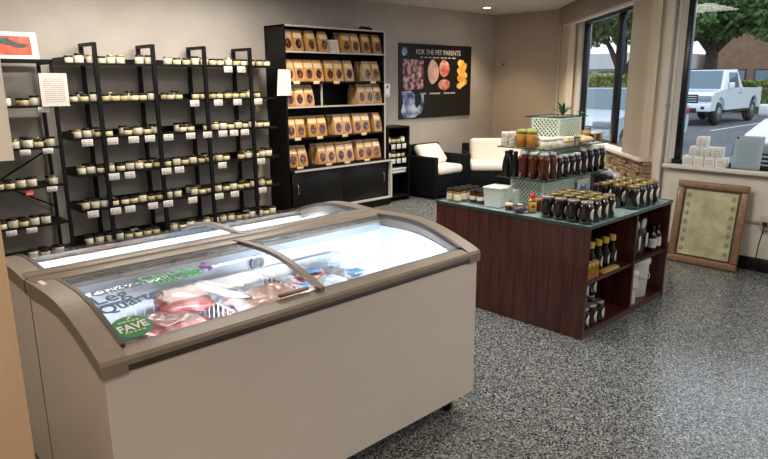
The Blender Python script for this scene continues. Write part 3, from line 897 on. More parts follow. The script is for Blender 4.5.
# ================================================================== BAG CABINET
cab = thing('display_cabinet', 'tall black cabinet of kraft treat bags with sliding doors below', 'cabinet', (5.08, 6.25, 0))
CX0, CX1, CF, CB = 4.29, 5.873, 6.05, 6.43
rel(cab, MB().box((CX0, CF, 0), (CX0 + .022, CB, 2.27)), 'side_panel', 'black_board')
rel(cab, MB().box((CX1 - .022, CF, .6), (CX1, CB, 2.27)), 'side_panel', 'black_board')
rel(cab, MB().box((CX1 - .020, CF - .004, .62), (CX1 + .002, CF, 2.27)), 'edge_strip', 'shelf_edge_white')
rel(cab, MB().box((CX0 + .022, CB - .02, .1), (CX1 - .022, CB, 2.25)), 'back_panel', 'rack_back')
rel(cab, MB().box((CX0, CF, 2.25), (CX1, CB, 2.27)), 'top_panel', 'black_board')
rel(cab, MB().box((CX0 + .02, CF - .004, 2.252), (CX1, CF, 2.27)), 'edge_strip', 'shelf_edge_white')
BZ = [1.985, 1.645, 1.36, .995, .65]
for i, z in enumerate(BZ):
    s = rel(cab, MB().box((CX0 + .022, CF + .002, z - .02), (CX1 - .022, CB - .02, z)), 'shelf', 'black_board')
    if i in (0, 2): rel(cab, MB().box((CX0 + .022, CF - .003, z - .018), (CX1 - .022, CF + .002, z)), 'edge_strip', 'shelf_edge_white')
rel(cab, MB().box((4.85, CF + .05, 1.36), (4.865, CF + .07, 1.62)), 'divider', 'shelf_edge_white')
# base with two sliding doors
rel(cab, MB().box((CX0, 6.0, .60), (5.94, CF + .002, .63)), 'base_top', 'black_board')
rel(cab, MB().box((4.34, 5.996, .598), (5.95, 6.0, .622)), 'edge_strip', 'shelf_edge_white')
rel(cab, MB().box((CX0, 6.03, .0), (5.94, CB, .10)), 'plinth', 'black_board')
rel(cab, MB().box((4.34, 6.0, .10), (5.95, 6.03, .125)), 'edge_strip', 'shelf_edge_white')
rel(cab, MB().box((5.925, 6.0, .125), (5.95, 6.12, .60)), 'end_panel', 'shelf_edge_white')
rel(cab, MB().box((5.873, 6.05, .10), (5.925, CB, .60)), 'end_panel', 'black_board')
for a, b, y in ((4.315, 5.08, 6.022), (5.06, 5.86, 6.034)):
    d = rel(cab, MB().rbox((a, y, .126), (b, y + .01, .597), .002, 1), 'sliding_door', 'black_board')
    hx = a + .07 if a < 5 else b - .05
    me = MB().tube([(hx, y, .46), (hx, y - .02, .44), (hx, y - .024, .39), (hx, y - .02, .34), (hx, y, .32)], .005, 6).mesh('door_handle')
    me.transform(Matrix.Translation(-Vector(cab.location))); obj('door_handle', me, 'chrome', d)
# bags
def bag_proto():
    w_, h_, d_ = .067, .225, .045
    rows = [(0, 1.0, 1.0), (.10, 1.02, 1.05), (.45, 1.0, .9), (.80, .98, .45), (.92, .97, .10), (1.0, .97, .07)]
    vs, fs = [], []
    for t, a, b in rows:
        z = h_ * t
        vs += [(-w_ * a, -d_ * b + .015 * t, z), (w_ * a, -d_ * b + .015 * t, z), (w_ * a, d_ * b + .015 * t, z), (-w_ * a, d_ * b + .015 * t, z)]
    for k in range(len(rows) - 1):
        for i in range(4):
            j = (i + 1) % 4
            fs.append((k * 4 + i, k * 4 + j, (k + 1) * 4 + j, (k + 1) * 4 + i))
    fs += [(3, 2, 1, 0), (20, 21, 22, 23)]
    b = obj('treat_bag', MB().add(vs, fs), 'kraft')
    # front face slants: y at height z
    def fy(z):
        t = z / h_
        for (t0, a0, b0), (t1, a1, b1) in zip(rows, rows[1:]):
            if t0 <= t <= t1:
                u = (t - t0) / (t1 - t0); return -(d_ * (b0 + (b1 - b0) * u)) + .015 * t
    n = 16
    pts = [(.043 * math.cos(2 * math.pi * i / n), .078 + .050 * math.sin(2 * math.pi * i / n)) for i in range(n)]
    vs = [(x, fy(z) - .0035, z) for x, z in pts] + [(x, fy(z) + .001, z) for x, z in pts]
    obj('oval_window', MB().add(vs, [tuple(range(n))] + [(i, n + i, n + (i + 1) % n, (i + 1) % n) for i in range(n)]), 'treat_window', b)
    q = [(-.058, .142), (.058, .142), (.058, .190), (-.058, .190)]
    vs = [(x, fy(z) - .0030, z) for x, z in q] + [(x, fy(z) + .001, z) for x, z in q]
    obj('front_label', MB().add(vs, [(0, 1, 2, 3)] + [(i, 4 + i, 4 + (i + 1) % 4, (i + 1) % 4) for i in range(4)]), 'bag_label', b)
    return b
BAG = tagproto(bag_proto(), 'bag')
BX = [[4.375, 4.52, 4.71, 4.9, 5.25, 5.40, 5.58, 5.775], [4.385, 4.525, 4.665, 4.805, 4.98, 5.12, 5.29, 5.60, 5.745],
      [4.375, 4.515, 4.655, 5.495, 5.635, 5.775], [4.375, 4.515, 4.70, 4.84, 5.10, 5.24, 5.42, 5.56, 5.775], [4.39, 4.53, 4.83, 4.97, 5.13, 5.27, 5.47, 5.61, 5.75]]
for i, xs in enumerate(BX):
    sh = ORD[i].replace('lowest', 'fifth')
    for q, x in enumerate(xs):
        BAG.put((x, CF + .075, BZ[i] + .001), 'kraft bag with oval window, %s from the jar rack, front of %s cabinet shelf' % (nth(q + 1), sh), rnd.uniform(-.05, .05), 'kraft treat bags in the cabinet', (1, 1, 1.10 if i else 1.05))
        if rnd.random() < (.8 if i else .4):
            BAG.put((x - .015, CF + .178, BZ[i] + .001), 'kraft bag behind the %s bag from the jar rack, %s cabinet shelf' % (nth(q + 1), sh), rnd.uniform(-.05, .05), 'kraft treat bags in the cabinet', (1, 1, 1.08))
SHC = Proto(tag(obj('shelf_card', MB().rbox((-.045, 0, -.018), (.045, .003, .018), .001, 1), 'bag_label'), 'x', 'shelf card'))
for i, xs in ((1, [4.45, 4.74, 5.05, 5.66]), (3, [4.44, 4.77, 5.17, 5.49]), (4, [4.46, 4.9, 5.2, 5.54])):
    for q, x in enumerate(xs): SHC.put((x, CF - .0012, BZ[i] - .012), 'small tan shelf card, %s from the jar rack, %s cabinet shelf edge' % (nth(q + 1), ORD[i].replace('lowest', 'fifth')), 0, 'shelf cards in the cabinet')
cc = thing('tent_card', 'cream printed card standing between bags on the top cabinet shelf', 'card', (5.06, 6.10, BZ[0] + .001))
obj('card_face', MB().box((-.085, 0, 0), (.085, .004, .15), Matrix.Rotation(R(-12), 4, 'X')), 'notice_print', cc)
obj('card_stand', MB().box((-.03, .032, 0), (.03, .035, .12), Matrix.Rotation(R(8), 4, 'X')), 'bag_label', cc)
tag(obj('posted_notice', MB().add([(4.15, 6.02, 1.49), (4.345, 6.02, 1.49), (4.355, 6.035, 1.775), (4.185, 6.03, 1.78), (4.15, 6.023, 1.49), (4.345, 6.023, 1.49), (4.355, 6.038, 1.775), (4.185, 6.033, 1.78)],
    [(0, 1, 2, 3), (7, 6, 5, 4), (0, 4, 5, 1), (1, 5, 6, 2), (2, 6, 7, 3), (3, 7, 4, 0)]), 'paper_white'), 'blank white sheet hanging from the side of the bag cabinet', 'paper')
t = tag(obj('thermometer_card', MB().rbox((5.85, 6.036, 1.445), (5.945, 6.040, 1.61), .001, 1), 'paper_white'), 'small white card with blue square on the cabinet edge near poster', 'card')
obj('card_picture', MB().box((5.875, 6.034, 1.55), (5.92, 6.036, 1.595)), 'pack_blue', t)
obj('card_footer', MB().box((5.87, 6.034, 1.46), (5.925, 6.036, 1.47)), 'conduit_grey', t)
t = thing('coiled_cable', 'black coiled cable lying on top of the bag cabinet', 'cable', (5.66, 6.2, 2.272))
pts = [(.13 * math.cos(a * .5) * (1 - a * .01), .07 * math.sin(a * .5) * (1 - a * .01), .014 + .003 * math.sin(a * 1.3) + a * .0006) for a in range(52)]
obj('cable_loop', MB().tube(pts, .009, 6), 'rubber', t)
obj('plug', MB().rbox((-.17, -.02, 0), (-.11, .015, .028), .006, 2), 'conduit_grey', t)

# ---- small black jar shelf next to the cabinet
sm = thing('jar_stand', 'small black open shelf of jars between bag cabinet and armchair', 'shelf', (6.17, 6.25, 0))
rel(sm, MB().box((5.955, 6.09, 0), (5.975, 6.42, 1.04)), 'side_panel', 'black_board')
rel(sm, MB().box((6.365, 6.09, 0), (6.385, 6.42, 1.04)), 'side_panel', 'black_board')
rel(sm, MB().box((5.975, 6.40, .05), (6.365, 6.42, 1.02)), 'back_panel', 'rack_back')
for z in (.08, .40, .62, .82, 1.04): rel(sm, MB().box((5.975, 6.09, z - .018), (6.365, 6.40, z)), 'shelf', 'black_board')
for i, z in enumerate((.82, .62)):
    for k in range(4):
        put_jar(6.03 + k * .09, 6.16, z + .001, ', %s from the bag cabinet, small stand, %s shelf' % (nth(k + 1), ['upper', 'lower'][i]), 'jars on the small black stand')
        put_jar(6.03 + k * .09, 6.26, z + .001, ' behind the %s from the bag cabinet, small stand, %s shelf' % (nth(k + 1), ['upper', 'lower'][i]), 'jars on the small black stand')
    for k, x in enumerate((6.06, 6.165, 6.27)): CARD.put((x, 6.084, z - .05), 'white price card, %s from the bag cabinet, %s shelf of small stand' % (nth(k + 1), ['upper', 'lower'][i]), 0, 'price cards on the small stand', (.75, 1, 1))
for k in range(3): tag(obj('flat_pack', MB().rbox((6.0 + k * .01, 6.11, .401 + k * .022), (6.33 + k * .008, 6.34, .421 + k * .022), .004, 1), ['bag_film', 'teal_top', 'bag_film'][k]),
    ['pale flat pack at the bottom of the pile on the black stand', 'grey-blue flat pack in the middle of the pile', 'pale flat pack topping the pile on the black stand'][k], 'pack', 'flat packs on the small stand')

# ================================================================== POSTER ON THE BACK WALL
PX0, PX1, PZ0, PZ1, PY = 6.52, 8.14, 1.105, 2.165, 6.428
po = thing('wall_poster', 'large black poster with meat photographs and title lettering on the wall', 'poster', ((PX0 + PX1) / 2, PY, (PZ0 + PZ1) / 2))
rel(po, MB().box((PX0, PY, PZ0), (PX1, PY + .02, PZ1)), 'poster_board', 'poster_black')
def pp(u, v): return PX0 + (PX1 - PX0) * u, PZ1 - (PZ1 - PZ0) * v      # poster fraction -> world x, z
def ppoly(pts, name, m_, dep=.003):
    q = [pp(u, v) for u, v in pts]
    return rel(po, MB().prism(q, 1, PY - dep, PY), name, m_)
def blob(cu, cv, ru, rv, n=18, wob=.12, seed=1):
    r = random.Random(seed); ph = r.uniform(0, 6)
    return [(cu + ru * math.cos(a) * (1 + wob * math.sin(2 * a + ph)), cv + rv * math.sin(a) * (1 + wob * math.sin(3 * a + ph))) for a in [2 * math.pi * i / n for i in range(n)]]
ppoly([(.04, .20), (.31, .21), (.31, .60), (.05, .61)], 'photo_print', 'print_offal')
ppoly(blob(.445, .37, .072, .165, wob=.08, seed=3), 'photo_print', 'print_chicken')
ppoly(blob(.60, .32, .07, .12, wob=.06, seed=4), 'photo_print', 'print_steak')
ppoly(blob(.60, .545, .085, .075, wob=.05, seed=5), 'photo_print', 'print_steak')
for cu, cv, ru, rv, m_, sd in ((.84, .24, .045, .05, 'print_yellow', 11), (.89, .29, .04, .06, 'print_orange', 12), (.84, .35, .05, .055, 'print_orange', 13), (.89, .41, .045, .06, 'print_yellow', 14),
                             (.83, .46, .04, .05, 'print_orange', 15), (.88, .51, .05, .06, 'print_orange', 16), (.83, .56, .045, .045, 'print_yellow', 17)):
    ppoly(blob(cu, cv, ru, rv, wob=.15, seed=sd), 'photo_print', m_, .003 + sd * .0001)
ppoly([(.03, .63), (.15, .62), (.20, .68), (.20, .80), (.22, .86), (.28, .80), (.285, .66), (.315, .66), (.32, .80), (.29, .92), (.20, .98), (.06, .99), (.02, .90), (.05, .78)], 'photo_print', 'print_blue')
ppoly(blob(.065, .105, .035, .055, wob=.04, seed=9), 'emblem', 'print_blue')
def ptext(s, u, v, size, bold=0):
    x, z = pp(u, v)
    rel(po, xf_mesh(text_mesh(s, size, .0008, 'CENTER', bold), lambda c: Vector((x + c.x, PY - .002 - c.z, z + c.y))), 'poster_lettering', 'print_text')['kind'] = 'stuff'
ptext('FOR THE PET PARENTS', .52, .135, .098, .001)
mb = MB()
for u0, u1, v in [(.27 + k * .055, .27 + k * .055 + rnd.uniform(.03, .048), .175) for k in range(9)]:
    (xa, za), (xb, _) = pp(u0, v), pp(u1, v)
    mb.box((xa, PY - .003, za - .008), (xb, PY, za + .008))
rel(po, mb, 'small_print', 'print_text')['kind'] = 'stuff'
mb = MB()
for u0, u1 in ((.27, .35), (.40, .55), (.60, .77)):
    for k in range(6):
        a = u0 + (u1 - u0) * k / 6; b = a + (u1 - u0) / 6 * .75
        (xa, za), (xb, _) = pp(a, .665), pp(b, .665)
        mb.box((xa, PY - .003, za - .012), (xb, PY, za + .012))
rel(po, mb, 'small_print', 'print_text')['kind'] = 'stuff'
# wall plates
t = tag(obj('thermostat', MB().rbox((8.745, 6.32, 1.87), (8.77, 6.42, 1.975), .006, 2), 'plate_tan'), 'beige square thermostat on the tan wall near the room corner', 'thermostat')
obj('sensor_knob', MB().lathe([(.014, 0), (.014, .012), (.010, .016)], 12, mx=Matrix.Translation((8.76, 6.255, 1.90)) @ Matrix.Rotation(R(-90), 4, 'Y')), 'rubber', t)
t = tag(obj('switch_plate', MB().rbox((8.758, 6.05, 1.865), (8.77, 6.14, 1.98), .004, 2), 'plate_tan'), 'beige switch plate on the tan wall right of thermostat', 'switch')
obj('toggle', MB().rbox((8.75, 6.085, 1.905), (8.76, 6.105, 1.94), .002, 1), 'plate_tan', t)

# ================================================================== SEATING
def seat_unit(name, label, cat, loc, rz, wd, dp, cushion_gap=.0, pillow_=False, bh=.76, ah=.60):
    t = thing(name, label, cat, loc, rz, None)    # local: front at -y, back at +y, x across
    hx = wd / 2
    obj('back_frame', MB().rbox((-hx, dp / 2 - .09, .04), (hx, dp / 2, bh), .015, 2), 'wicker_black', t)
    for s in (-1, 1):
        obj('arm', MB().rbox((s * hx - (.08 if s > 0 else 0), -dp / 2, .04), (s * hx + (0 if s > 0 else .08), dp / 2 - .09, ah), .015, 2), 'wicker_black', t)
    obj('seat_base', MB().rbox((-hx + .08, -dp / 2 + .01, .04), (hx - .08, dp / 2 - .09, .345), .012, 2), 'wicker_black', t)
    obj('seat_cushion', MB().rbox((-hx + .085, -dp / 2 - .015, .345), (hx - .085, dp / 2 - .095, .465), .045, 4), 'cushion_cream', t)
    for x in (-hx + .05, hx - .05):
        for y in (-dp / 2 + .05, dp / 2 - .05): obj('foot', MB().lathe([(.018, 0), (.024, .042)], 10, (x, y, 0)), 'black_alu', t)
    return t
ch = seat_unit('armchair', 'black wicker armchair with cream seat cushion against the wall', 'armchair', (6.915, 6.085, 0), 0, .70, .62, bh=.74)
obj('back_cushion', MB().rbox((-.25, -.06, -.17), (.25, .07, .17), .06, 4, Matrix.Translation((0, .085, .60)) @ Matrix.Rotation(R(-42), 4, 'X')), 'cushion_cream', ch)
lv = seat_unit('loveseat', 'black wicker loveseat with cream cushions set across the room corner', 'loveseat', (8.00, 5.52, 0), R(-46.5), 1.42, .66, bh=.70)
obj('back_cushion', MB().rbox((-.60, .06, .40), (.60, .235, .80), .06, 4, Matrix.Rotation(R(-6), 4, 'X')), 'cushion_cream', lv)

# ================================================================== DISPLAY ISLAND
IX0, IX1, IY0, IY1, IZ = 3.563, 4.815, 1.845, 3.11, .745
isl = thing('display_island', 'square mahogany display island with glass top and open shelves on one side', 'display island', (4.2, 2.5, 0))
rel(isl, MB().box((IX0, IY0, 0), (IX0 + .022, IY1, IZ)), 'side_panel', 'mahogany')
rel(isl, MB().box((IX1 - .022, IY0, 0), (IX1, IY1, IZ)), 'side_panel', 'mahogany')
rel(isl, MB().box((IX0 + .022, IY1 - .022, 0), (IX1 - .022, IY1, IZ)), 'back_panel', 'mahogany')
rel(isl, MB().box((IX0 + .022, IY0 + .47, .04), (IX1 - .022, IY0 + .49, IZ)), 'inner_panel', 'mahogany')
rel(isl, MB().box((IX0 + .022, IY0 + .005, 0), (IX1 - .022, IY0 + .47, .045)), 'bottom_shelf', 'mahogany')
DX = 4.245
rel(isl, MB().box((DX - .011, IY0, .045), (DX + .011, IY0 + .47, IZ - .02)), 'divider', 'mahogany')
rel(isl, MB().box((IX0 + .022, IY0 + .01, .365), (DX - .011, IY0 + .47, .385)), 'shelf', 'mahogany')
rel(isl, MB().box((DX + .011, IY0 + .01, .365), (IX1 - .022, IY0 + .47, .385)), 'shelf', 'mahogany')
rel(isl, MB().box((IX0, IY0, IZ - .002), (IX1, IY1, IZ + .010)), 'top_panel', 'teal_top')
gt = rel(isl, MB().box((IX0 - .004, IY0 - .004, IZ + .010), (IX1 + .004, IY1 + .004, IZ + .016)), 'glass_top', 'top_glass')
e = MB()
for a, b in (((IX0 - .006, IY0 - .006), (IX1 + .006, IY0 - .004)), ((IX0 - .006, IY1 + .004), (IX1 + .006, IY1 + .006)), ((IX0 - .006, IY0 - .004), (IX0 - .004, IY1 + .004)), ((IX1 + .004, IY0 - .004), (IX1 + .006, IY1 + .004))):
    e.box((*a, IZ - .006), (*b, IZ + .016))
me = e.mesh('glass_edge'); me.transform(Matrix.Translation(-Vector(isl.location))); obj('glass_edge', me, 'glass_edge', gt)
TZ = IZ + .0165
# lattice boxes and glass shelves stacked on the island
def lattice_box(label, a, b):
    t = thing('lattice_box', label, 'box', ((a[0] + b[0]) / 2, (a[1] + b[1]) / 2, a[2]), 0, 'white lattice riser boxes')
    hx, hy, h = (b[0] - a[0]) / 2, (b[1] - a[1]) / 2, b[2] - a[2]
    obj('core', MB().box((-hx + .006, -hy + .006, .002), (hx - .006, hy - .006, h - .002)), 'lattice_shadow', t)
    f = MB()
    for x in (-hx, hx - .012):
        for y in (-hy, hy - .012): f.box((x, y, 0), (x + .012, y + .012, h))
    for z in (0, h - .012):
        for y in (-hy, hy - .012): f.box((-hx, y, z), (hx, y + .012, z + .012))
        for x in (-hx, hx - .012): f.box((x, -hy, z), (x + .012, hy, z + .012))
    obj('edge_frame', f, 'lattice_white', t)
    # diagonal strips: too fine to pick apart
    g = MB()
    st = .032
    for sgn in (1, -1):
        for side in (0, 1):
            W_ = 2 * (hx if side == 0 else hy); k = -h
            while k < W_:
                lo, hi = max(0, k), min(W_, k + h)
                if hi - lo > .01:
                    z0, z1 = (lo - k), (hi - k)
                    if sgn < 0: z0, z1 = h - z0, h - z1
                    p0, p1 = lo - W_ / 2, hi - W_ / 2
                    for q in (-1, 1):
                        if side == 0: g.tube([(p0, q * (hy - .003), z0), (p1, q * (hy - .003), z1)], .0048, 4)
                        else: g.tube([(q * (hx - .003), p0, z0), (q * (hx - .003), p1, z1)], .0048, 4)
                k += st
    o = obj('lattice_strips', g, 'lattice_white', t); o['kind'] = 'stuff'
    return t
SX0, SX1, SY0, SY1 = 3.80, 4.70, 2.32, 2.735
lattice_box('wide white lattice box standing on the island top', (3.93, 2.42, TZ), (4.62, 2.70, .955))
lattice_box('white lattice box on the lower glass shelf, between the sauce bottles', (4.02, 2.47, .9635), (4.55, 2.68, 1.175))
lattice_box('white lattice box on the upper glass shelf, carrying a potted plant', (4.10, 2.42, 1.1835), (4.42, 2.65, 1.382))
def glass_shelf(label, x0, x1, y0, y1, z):
    t = thing('glass_shelf', label, 'glass shelf', ((x0 + x1) / 2, (y0 + y1) / 2, z), 0, 'stacked glass shelves on the island')
    hx, hy = (x1 - x0) / 2, (y1 - y0) / 2
    obj('pane', MB().box((-hx, -hy, 0), (hx, hy, .008)), 'shelf_glass', t)
    e = MB()
    e.box((-hx - .002, -hy - .002, 0), (hx + .002, -hy, .008)).box((-hx - .002, hy, 0), (hx + .002, hy + .002, .008)).box((-hx - .002, -hy, 0), (-hx, hy, .008)).box((hx, -hy, 0), (hx + .002, hy, .008))
    obj('polished_edge', e, 'glass_edge', t)
glass_shelf('lower clear glass shelf carrying red sauce bottles above the island top', SX0, SX1, SY0, SY1, .955)
glass_shelf('middle clear glass shelf carrying amber jars and white-lidded jars', SX0, SX1, SY0 + .0, SY1, 1.175)
glass_shelf('small top glass shelf on the uppermost lattice box', 4.06, 4.45, 2.39, 2.68, 1.382)
# --- bottles and jars of the island
def labelled(name, profile, lidprofile, bm_, lm_, cat, lab=None, n=16):
    b = obj(name, MB().lathe(profile, n), bm_)
    obj('lid', MB().lathe(lidprofile, n), lm_, b)
    if lab:
        r, z, rr, rz_, m_ = lab    # round paper label bowed on the front (-y) side
        m = 18; vs = [(0, -(r + .0022), z)]
        for i in range(m):
            a = 2 * math.pi * i / m; x = rr * math.cos(a)
            vs.append((x, -math.sqrt(max(1e-8, (r + .0022) ** 2 - x * x)), z + rz_ * math.sin(a)))
        inner = [(x, y + .0015, zz) for x, y, zz in vs]
        k = m + 1
        obj('round_label', MB().add(vs + inner, [(0, 1 + (i + 1) % m, 1 + i) for i in range(m)] + [(1 + i, 1 + (i + 1) % m, k + 1 + (i + 1) % m, k + 1 + i) for i in range(m)], True), m_, b)
    b['category'] = cat
    return Proto(b)
def jarp(r, h): return [(r * .9, 0), (r, .008), (r, h * .74), (r * .97, h * .80), (r * .80, h * .86), (r * .80, h * .90)]
def lidp(r, h): return [(r * .86, h * .885), (r * .88, h * .89), (r * .88, h * .985), (r * .82, h)]
MASON_S = labelled('jam_jar', jarp(.044, .142), lidp(.044, .142), 'jam_dark', 'lid_silver', 'jar', (.044, .060, .028, .037, 'paper_label'))
MASON_G = labelled('jam_jar', jarp(.044, .150), lidp(.044, .150), 'jam_dark', 'lid_gold', 'jar', (.044, .064, .028, .038, 'paper_label'))
MASON_T = labelled('jam_jar', jarp(.048, .165), lidp(.048, .165), 'jam_dark', 'lid_gold', 'jar', (.048, .075, .030, .044, 'paper_label'))
for i in range(4):
    for j in range(4):
        x, y = 3.635 + i * .097, 1.915 + j * .093
        where = '%s from open-shelf edge, %s row off panelled edge' % (nth(j + 1), nth(i + 1))
        if i == 0: MASON_S.put((x, y, TZ), 'silver-lidded jam jar, ' + where, rnd.uniform(.12, .25), 'jam jars on the island top')
        else: MASON_G.put((x, y, TZ), 'gold-lidded jam jar, ' + where, rnd.uniform(.12, .25), 'jam jars on the island top')
for i in range(4):
    for j in range(3):
        MASON_T.put((4.30 + i * .108, 1.925 + j * .106, TZ), 'tall gold-lidded jam jar, %s from window end, %s row off shelf side' % (nth(4 - i), nth(j + 1)), rnd.uniform(.10, .22), 'jam jars on the island top')
# small amber and pale jars at the far corner
SQA = labelled('spread_jar', [(.026, 0), (.030, .004), (.030, .070), (.026, .078)], [(.028, .076), (.030, .078), (.030, .092), (.027, .094)], 'broth_amber', 'lid_dark', 'jar', None, 8)
obj('paper_band', MB().lathe([(.0312, .012), (.0312, .058)], 8, cap=False), 'jar_white', SQA.root)
SQB = labelled('spread_jar', [(.026, 0), (.030, .004), (.030, .070), (.026, .078)], [(.028, .076), (.030, .078), (.030, .092), (.027, .094)], 'sauce_red', 'lid_dark', 'jar', None, 8)
obj('paper_band', MB().lathe([(.0312, .022), (.0312, .050)], 8, cap=False), 'jar_white', SQB.root)
for i in range(4):
    for j in range(2): SQA.put((3.635 + i * .068, 2.965 + j * .070 - i * .004, TZ), 'small amber jar, %s from panelled edge, %s row of corner cluster' % (nth(i + 1), ['tub-side', 'sofa-side'][j]), .3, 'spread jars on the island corner')
for i in range(3):
    for j in range(2): SQB.put((3.70 + i * .068, 2.80 + j * .068, TZ), 'small brown jar, %s from panelled edge, %s row beside amber cluster' % (nth(i + 1), ['tub-side', 'sofa-side'][j]), .3, 'spread jars on the island corner')
# translucent white tub
tb = thing('plastic_tub', 'white translucent tub with lid on the island top', 'tub', (3.71, 2.66, TZ), R(6))
tb.scale = (.92, .92, .95)
obj('tub_body', MB().add([(-.075, -.065, 0), (.075, -.065, 0), (.075, .065, 0), (-.075, .065, 0), (-.085, -.075, .135), (.085, -.075, .135), (.085, .075, .135), (-.085, .075, .135)],
    [(0, 3, 2, 1), (0, 1, 5, 4), (1, 2, 6, 5), (2, 3, 7, 6), (3, 0, 4, 7), (4, 5, 6, 7)]), 'tub_white', tb)
obj('tub_lid', MB().rbox((-.090, -.080, .135), (.090, .080, .152), .005, 2), 'tub_white', tb)
obj('lid_tab', MB().rbox((-.02, -.095, .139), (.02, -.078, .147), .003, 1), 'tub_white', tb)
t = thing('salve_tin', 'small dark jar with pale lid standing by the white tub', 'jar', (3.655, 2.515, TZ))
obj('tin_body', MB().lathe([(.026, 0), (.028, .004), (.028, .030)], 14), 'pouch_purple', t)
obj('tin_lid', MB().lathe([(.0285, .030), (.0285, .042), (.025, .045)], 14), 'bag_label', t)
o = obj('dried_fruit_pack', pillow(.13, .085, .05, 77), 'pouch_purple'); o.location = (3.645, 2.425, TZ); o.rotation_euler = (0, 0, .9)
tag(o, 'flat dark purple pack lying on the island top beside honey bottle', 'pack')
obj('pack_label', MB().rbox((-.03, -.02, .0505), (.03, .015, .0525), .001, 1), 'bag_film', o)
hb = thing('honey_bottle', 'amber honey bottle with red cap and yellow label', 'bottle', (3.685, 2.345, TZ), R(-45))
hb.scale = (1.1, 1.1, 1.1)
obj('bottle_body', MB().rbox((-.026, -.022, 0), (.026, .022, .082), .010, 3), 'broth_amber', hb)
obj('shoulder', MB().lathe([(.022, .080), (.018, .090), (.014, .094)], 14), 'broth_amber', hb)
obj('cap', MB().lathe([(.018, .092), (.018, .108), (.012, .114), (.008, .120)], 14), 'red_cap', hb)
lb = obj('front_label', MB().rbox((-.022, -.0245, .018), (.022, -.0218, .066), .001, 1), 'yellow_label', hb)
obj('label_mark', MB().rbox((-.010, -.0265, .030), (.010, -.0245, .050), .001, 1), 'red_cap', lb)
hj = labelled('amber_jar', [(.028, 0), (.031, .004), (.031, .068), (.026, .075)], [(.028, .074), (.029, .076), (.029, .088), (.026, .090)], 'sauce_red', 'broth_amber', 'jar')
hj.put((3.765, 2.335, TZ), 'squat brown jar standing next to the honey bottle', 0)
gcup = labelled('glass_cup', [(.024, 0), (.028, .07), (.028, .098)], [(.029, .096), (.029, .104), (.025, .106)], 'tub_white', 'tub_white', 'cup')
gcup.put((3.865, 2.60, TZ), 'narrow pale cup standing between tub and lattice box', 0)
t = tag(obj('picture_card', MB().box((4.36, 2.385, TZ), (4.52, 2.389, TZ + .14)), 'paper_white'), 'white card with blue marks leaning on the wide lattice box', 'card')
obj('card_mark', MB().prism([(4.38, TZ + .05), (4.42, TZ + .10), (4.45, TZ + .08), (4.49, TZ + .11), (4.50, TZ + .07), (4.43, TZ + .04)], 1, 2.382, 2.385), 'pack_blue', t)
RC = labelled('red_topped_jar', jarp(.034, .10), lidp(.034, .10), 'jam_dark', 'red_cap', 'jar')
RC.put((4.57, 2.33, TZ), 'dark jar with red lid behind the tall jam jars', 0)
# lower glass shelf: sauce bottles
Z1 = .9635
SB = labelled('sauce_bottle', [(.034, 0), (.038, .006), (.038, .140), (.036, .156), (.026, .168), (.026, .174)], [(.028, .172), (.029, .174), (.029, .190), (.026, .192)], 'sauce_red', 'lid_white', 'bottle', (.038, .080, .026, .040, 'paper_label'))
SBB = labelled('sauce_bottle', [(.033, 0), (.036, .006), (.036, .115), (.034, .128), (.026, .140), (.026, .146)], [(.027, .144), (.028, .146), (.028, .160), (.025, .162)], 'jam_dark', 'lid_white', 'bottle', (.036, .066, .026, .036, 'paper_label'))
SBK = labelled('oil_bottle', [(.030, 0), (.033, .006), (.030, .03), (.033, .07), (.029, .11), (.018, .15), (.014, .165)], [(.016, .163), (.017, .165), (.017, .182), (.015, .184)], 'oil_black', 'lid_dark', 'bottle')
for k, (x, y) in enumerate(((3.85, 2.685), (3.92, 2.70), (3.85, 2.61))): SBK.put((x, y, Z1), 'black glass bottle on the lower glass shelf, %s' % ['at the sofa-side corner', 'behind the corner bottle', 'next to the red sauce bottles'][k], 0, 'black bottles on the lower glass shelf')
for k, (x, y) in enumerate(((3.845, 2.535), (3.845, 2.452), (3.845, 2.368), (3.93, 2.42), (3.932, 2.362))):
    if k == 3: continue
    SB.put((x, y, Z1), 'red-brown sauce bottle, %s from the black bottles on the lower glass shelf' % nth(k + 1 - (k > 3)), R(38), 'sauce bottles on the lower glass shelf')
for k, x in enumerate((4.02, 4.105, 4.19, 4.275)): SBB.put((x, 2.362, Z1), 'short dark white-labelled bottle, %s from the red bottles on lower glass shelf' % nth(k + 1), R(30), 'dark bottles on the lower glass shelf')
for k, x in enumerate((4.37, 4.465, 4.56, 4.65)): SBB.put((x, 2.366, Z1), 'taller dark white-labelled bottle, %s from the window end of lower glass shelf' % nth(4 - k), R(30), 'dark bottles on the lower glass shelf', (1.08, 1.08, 1.16))
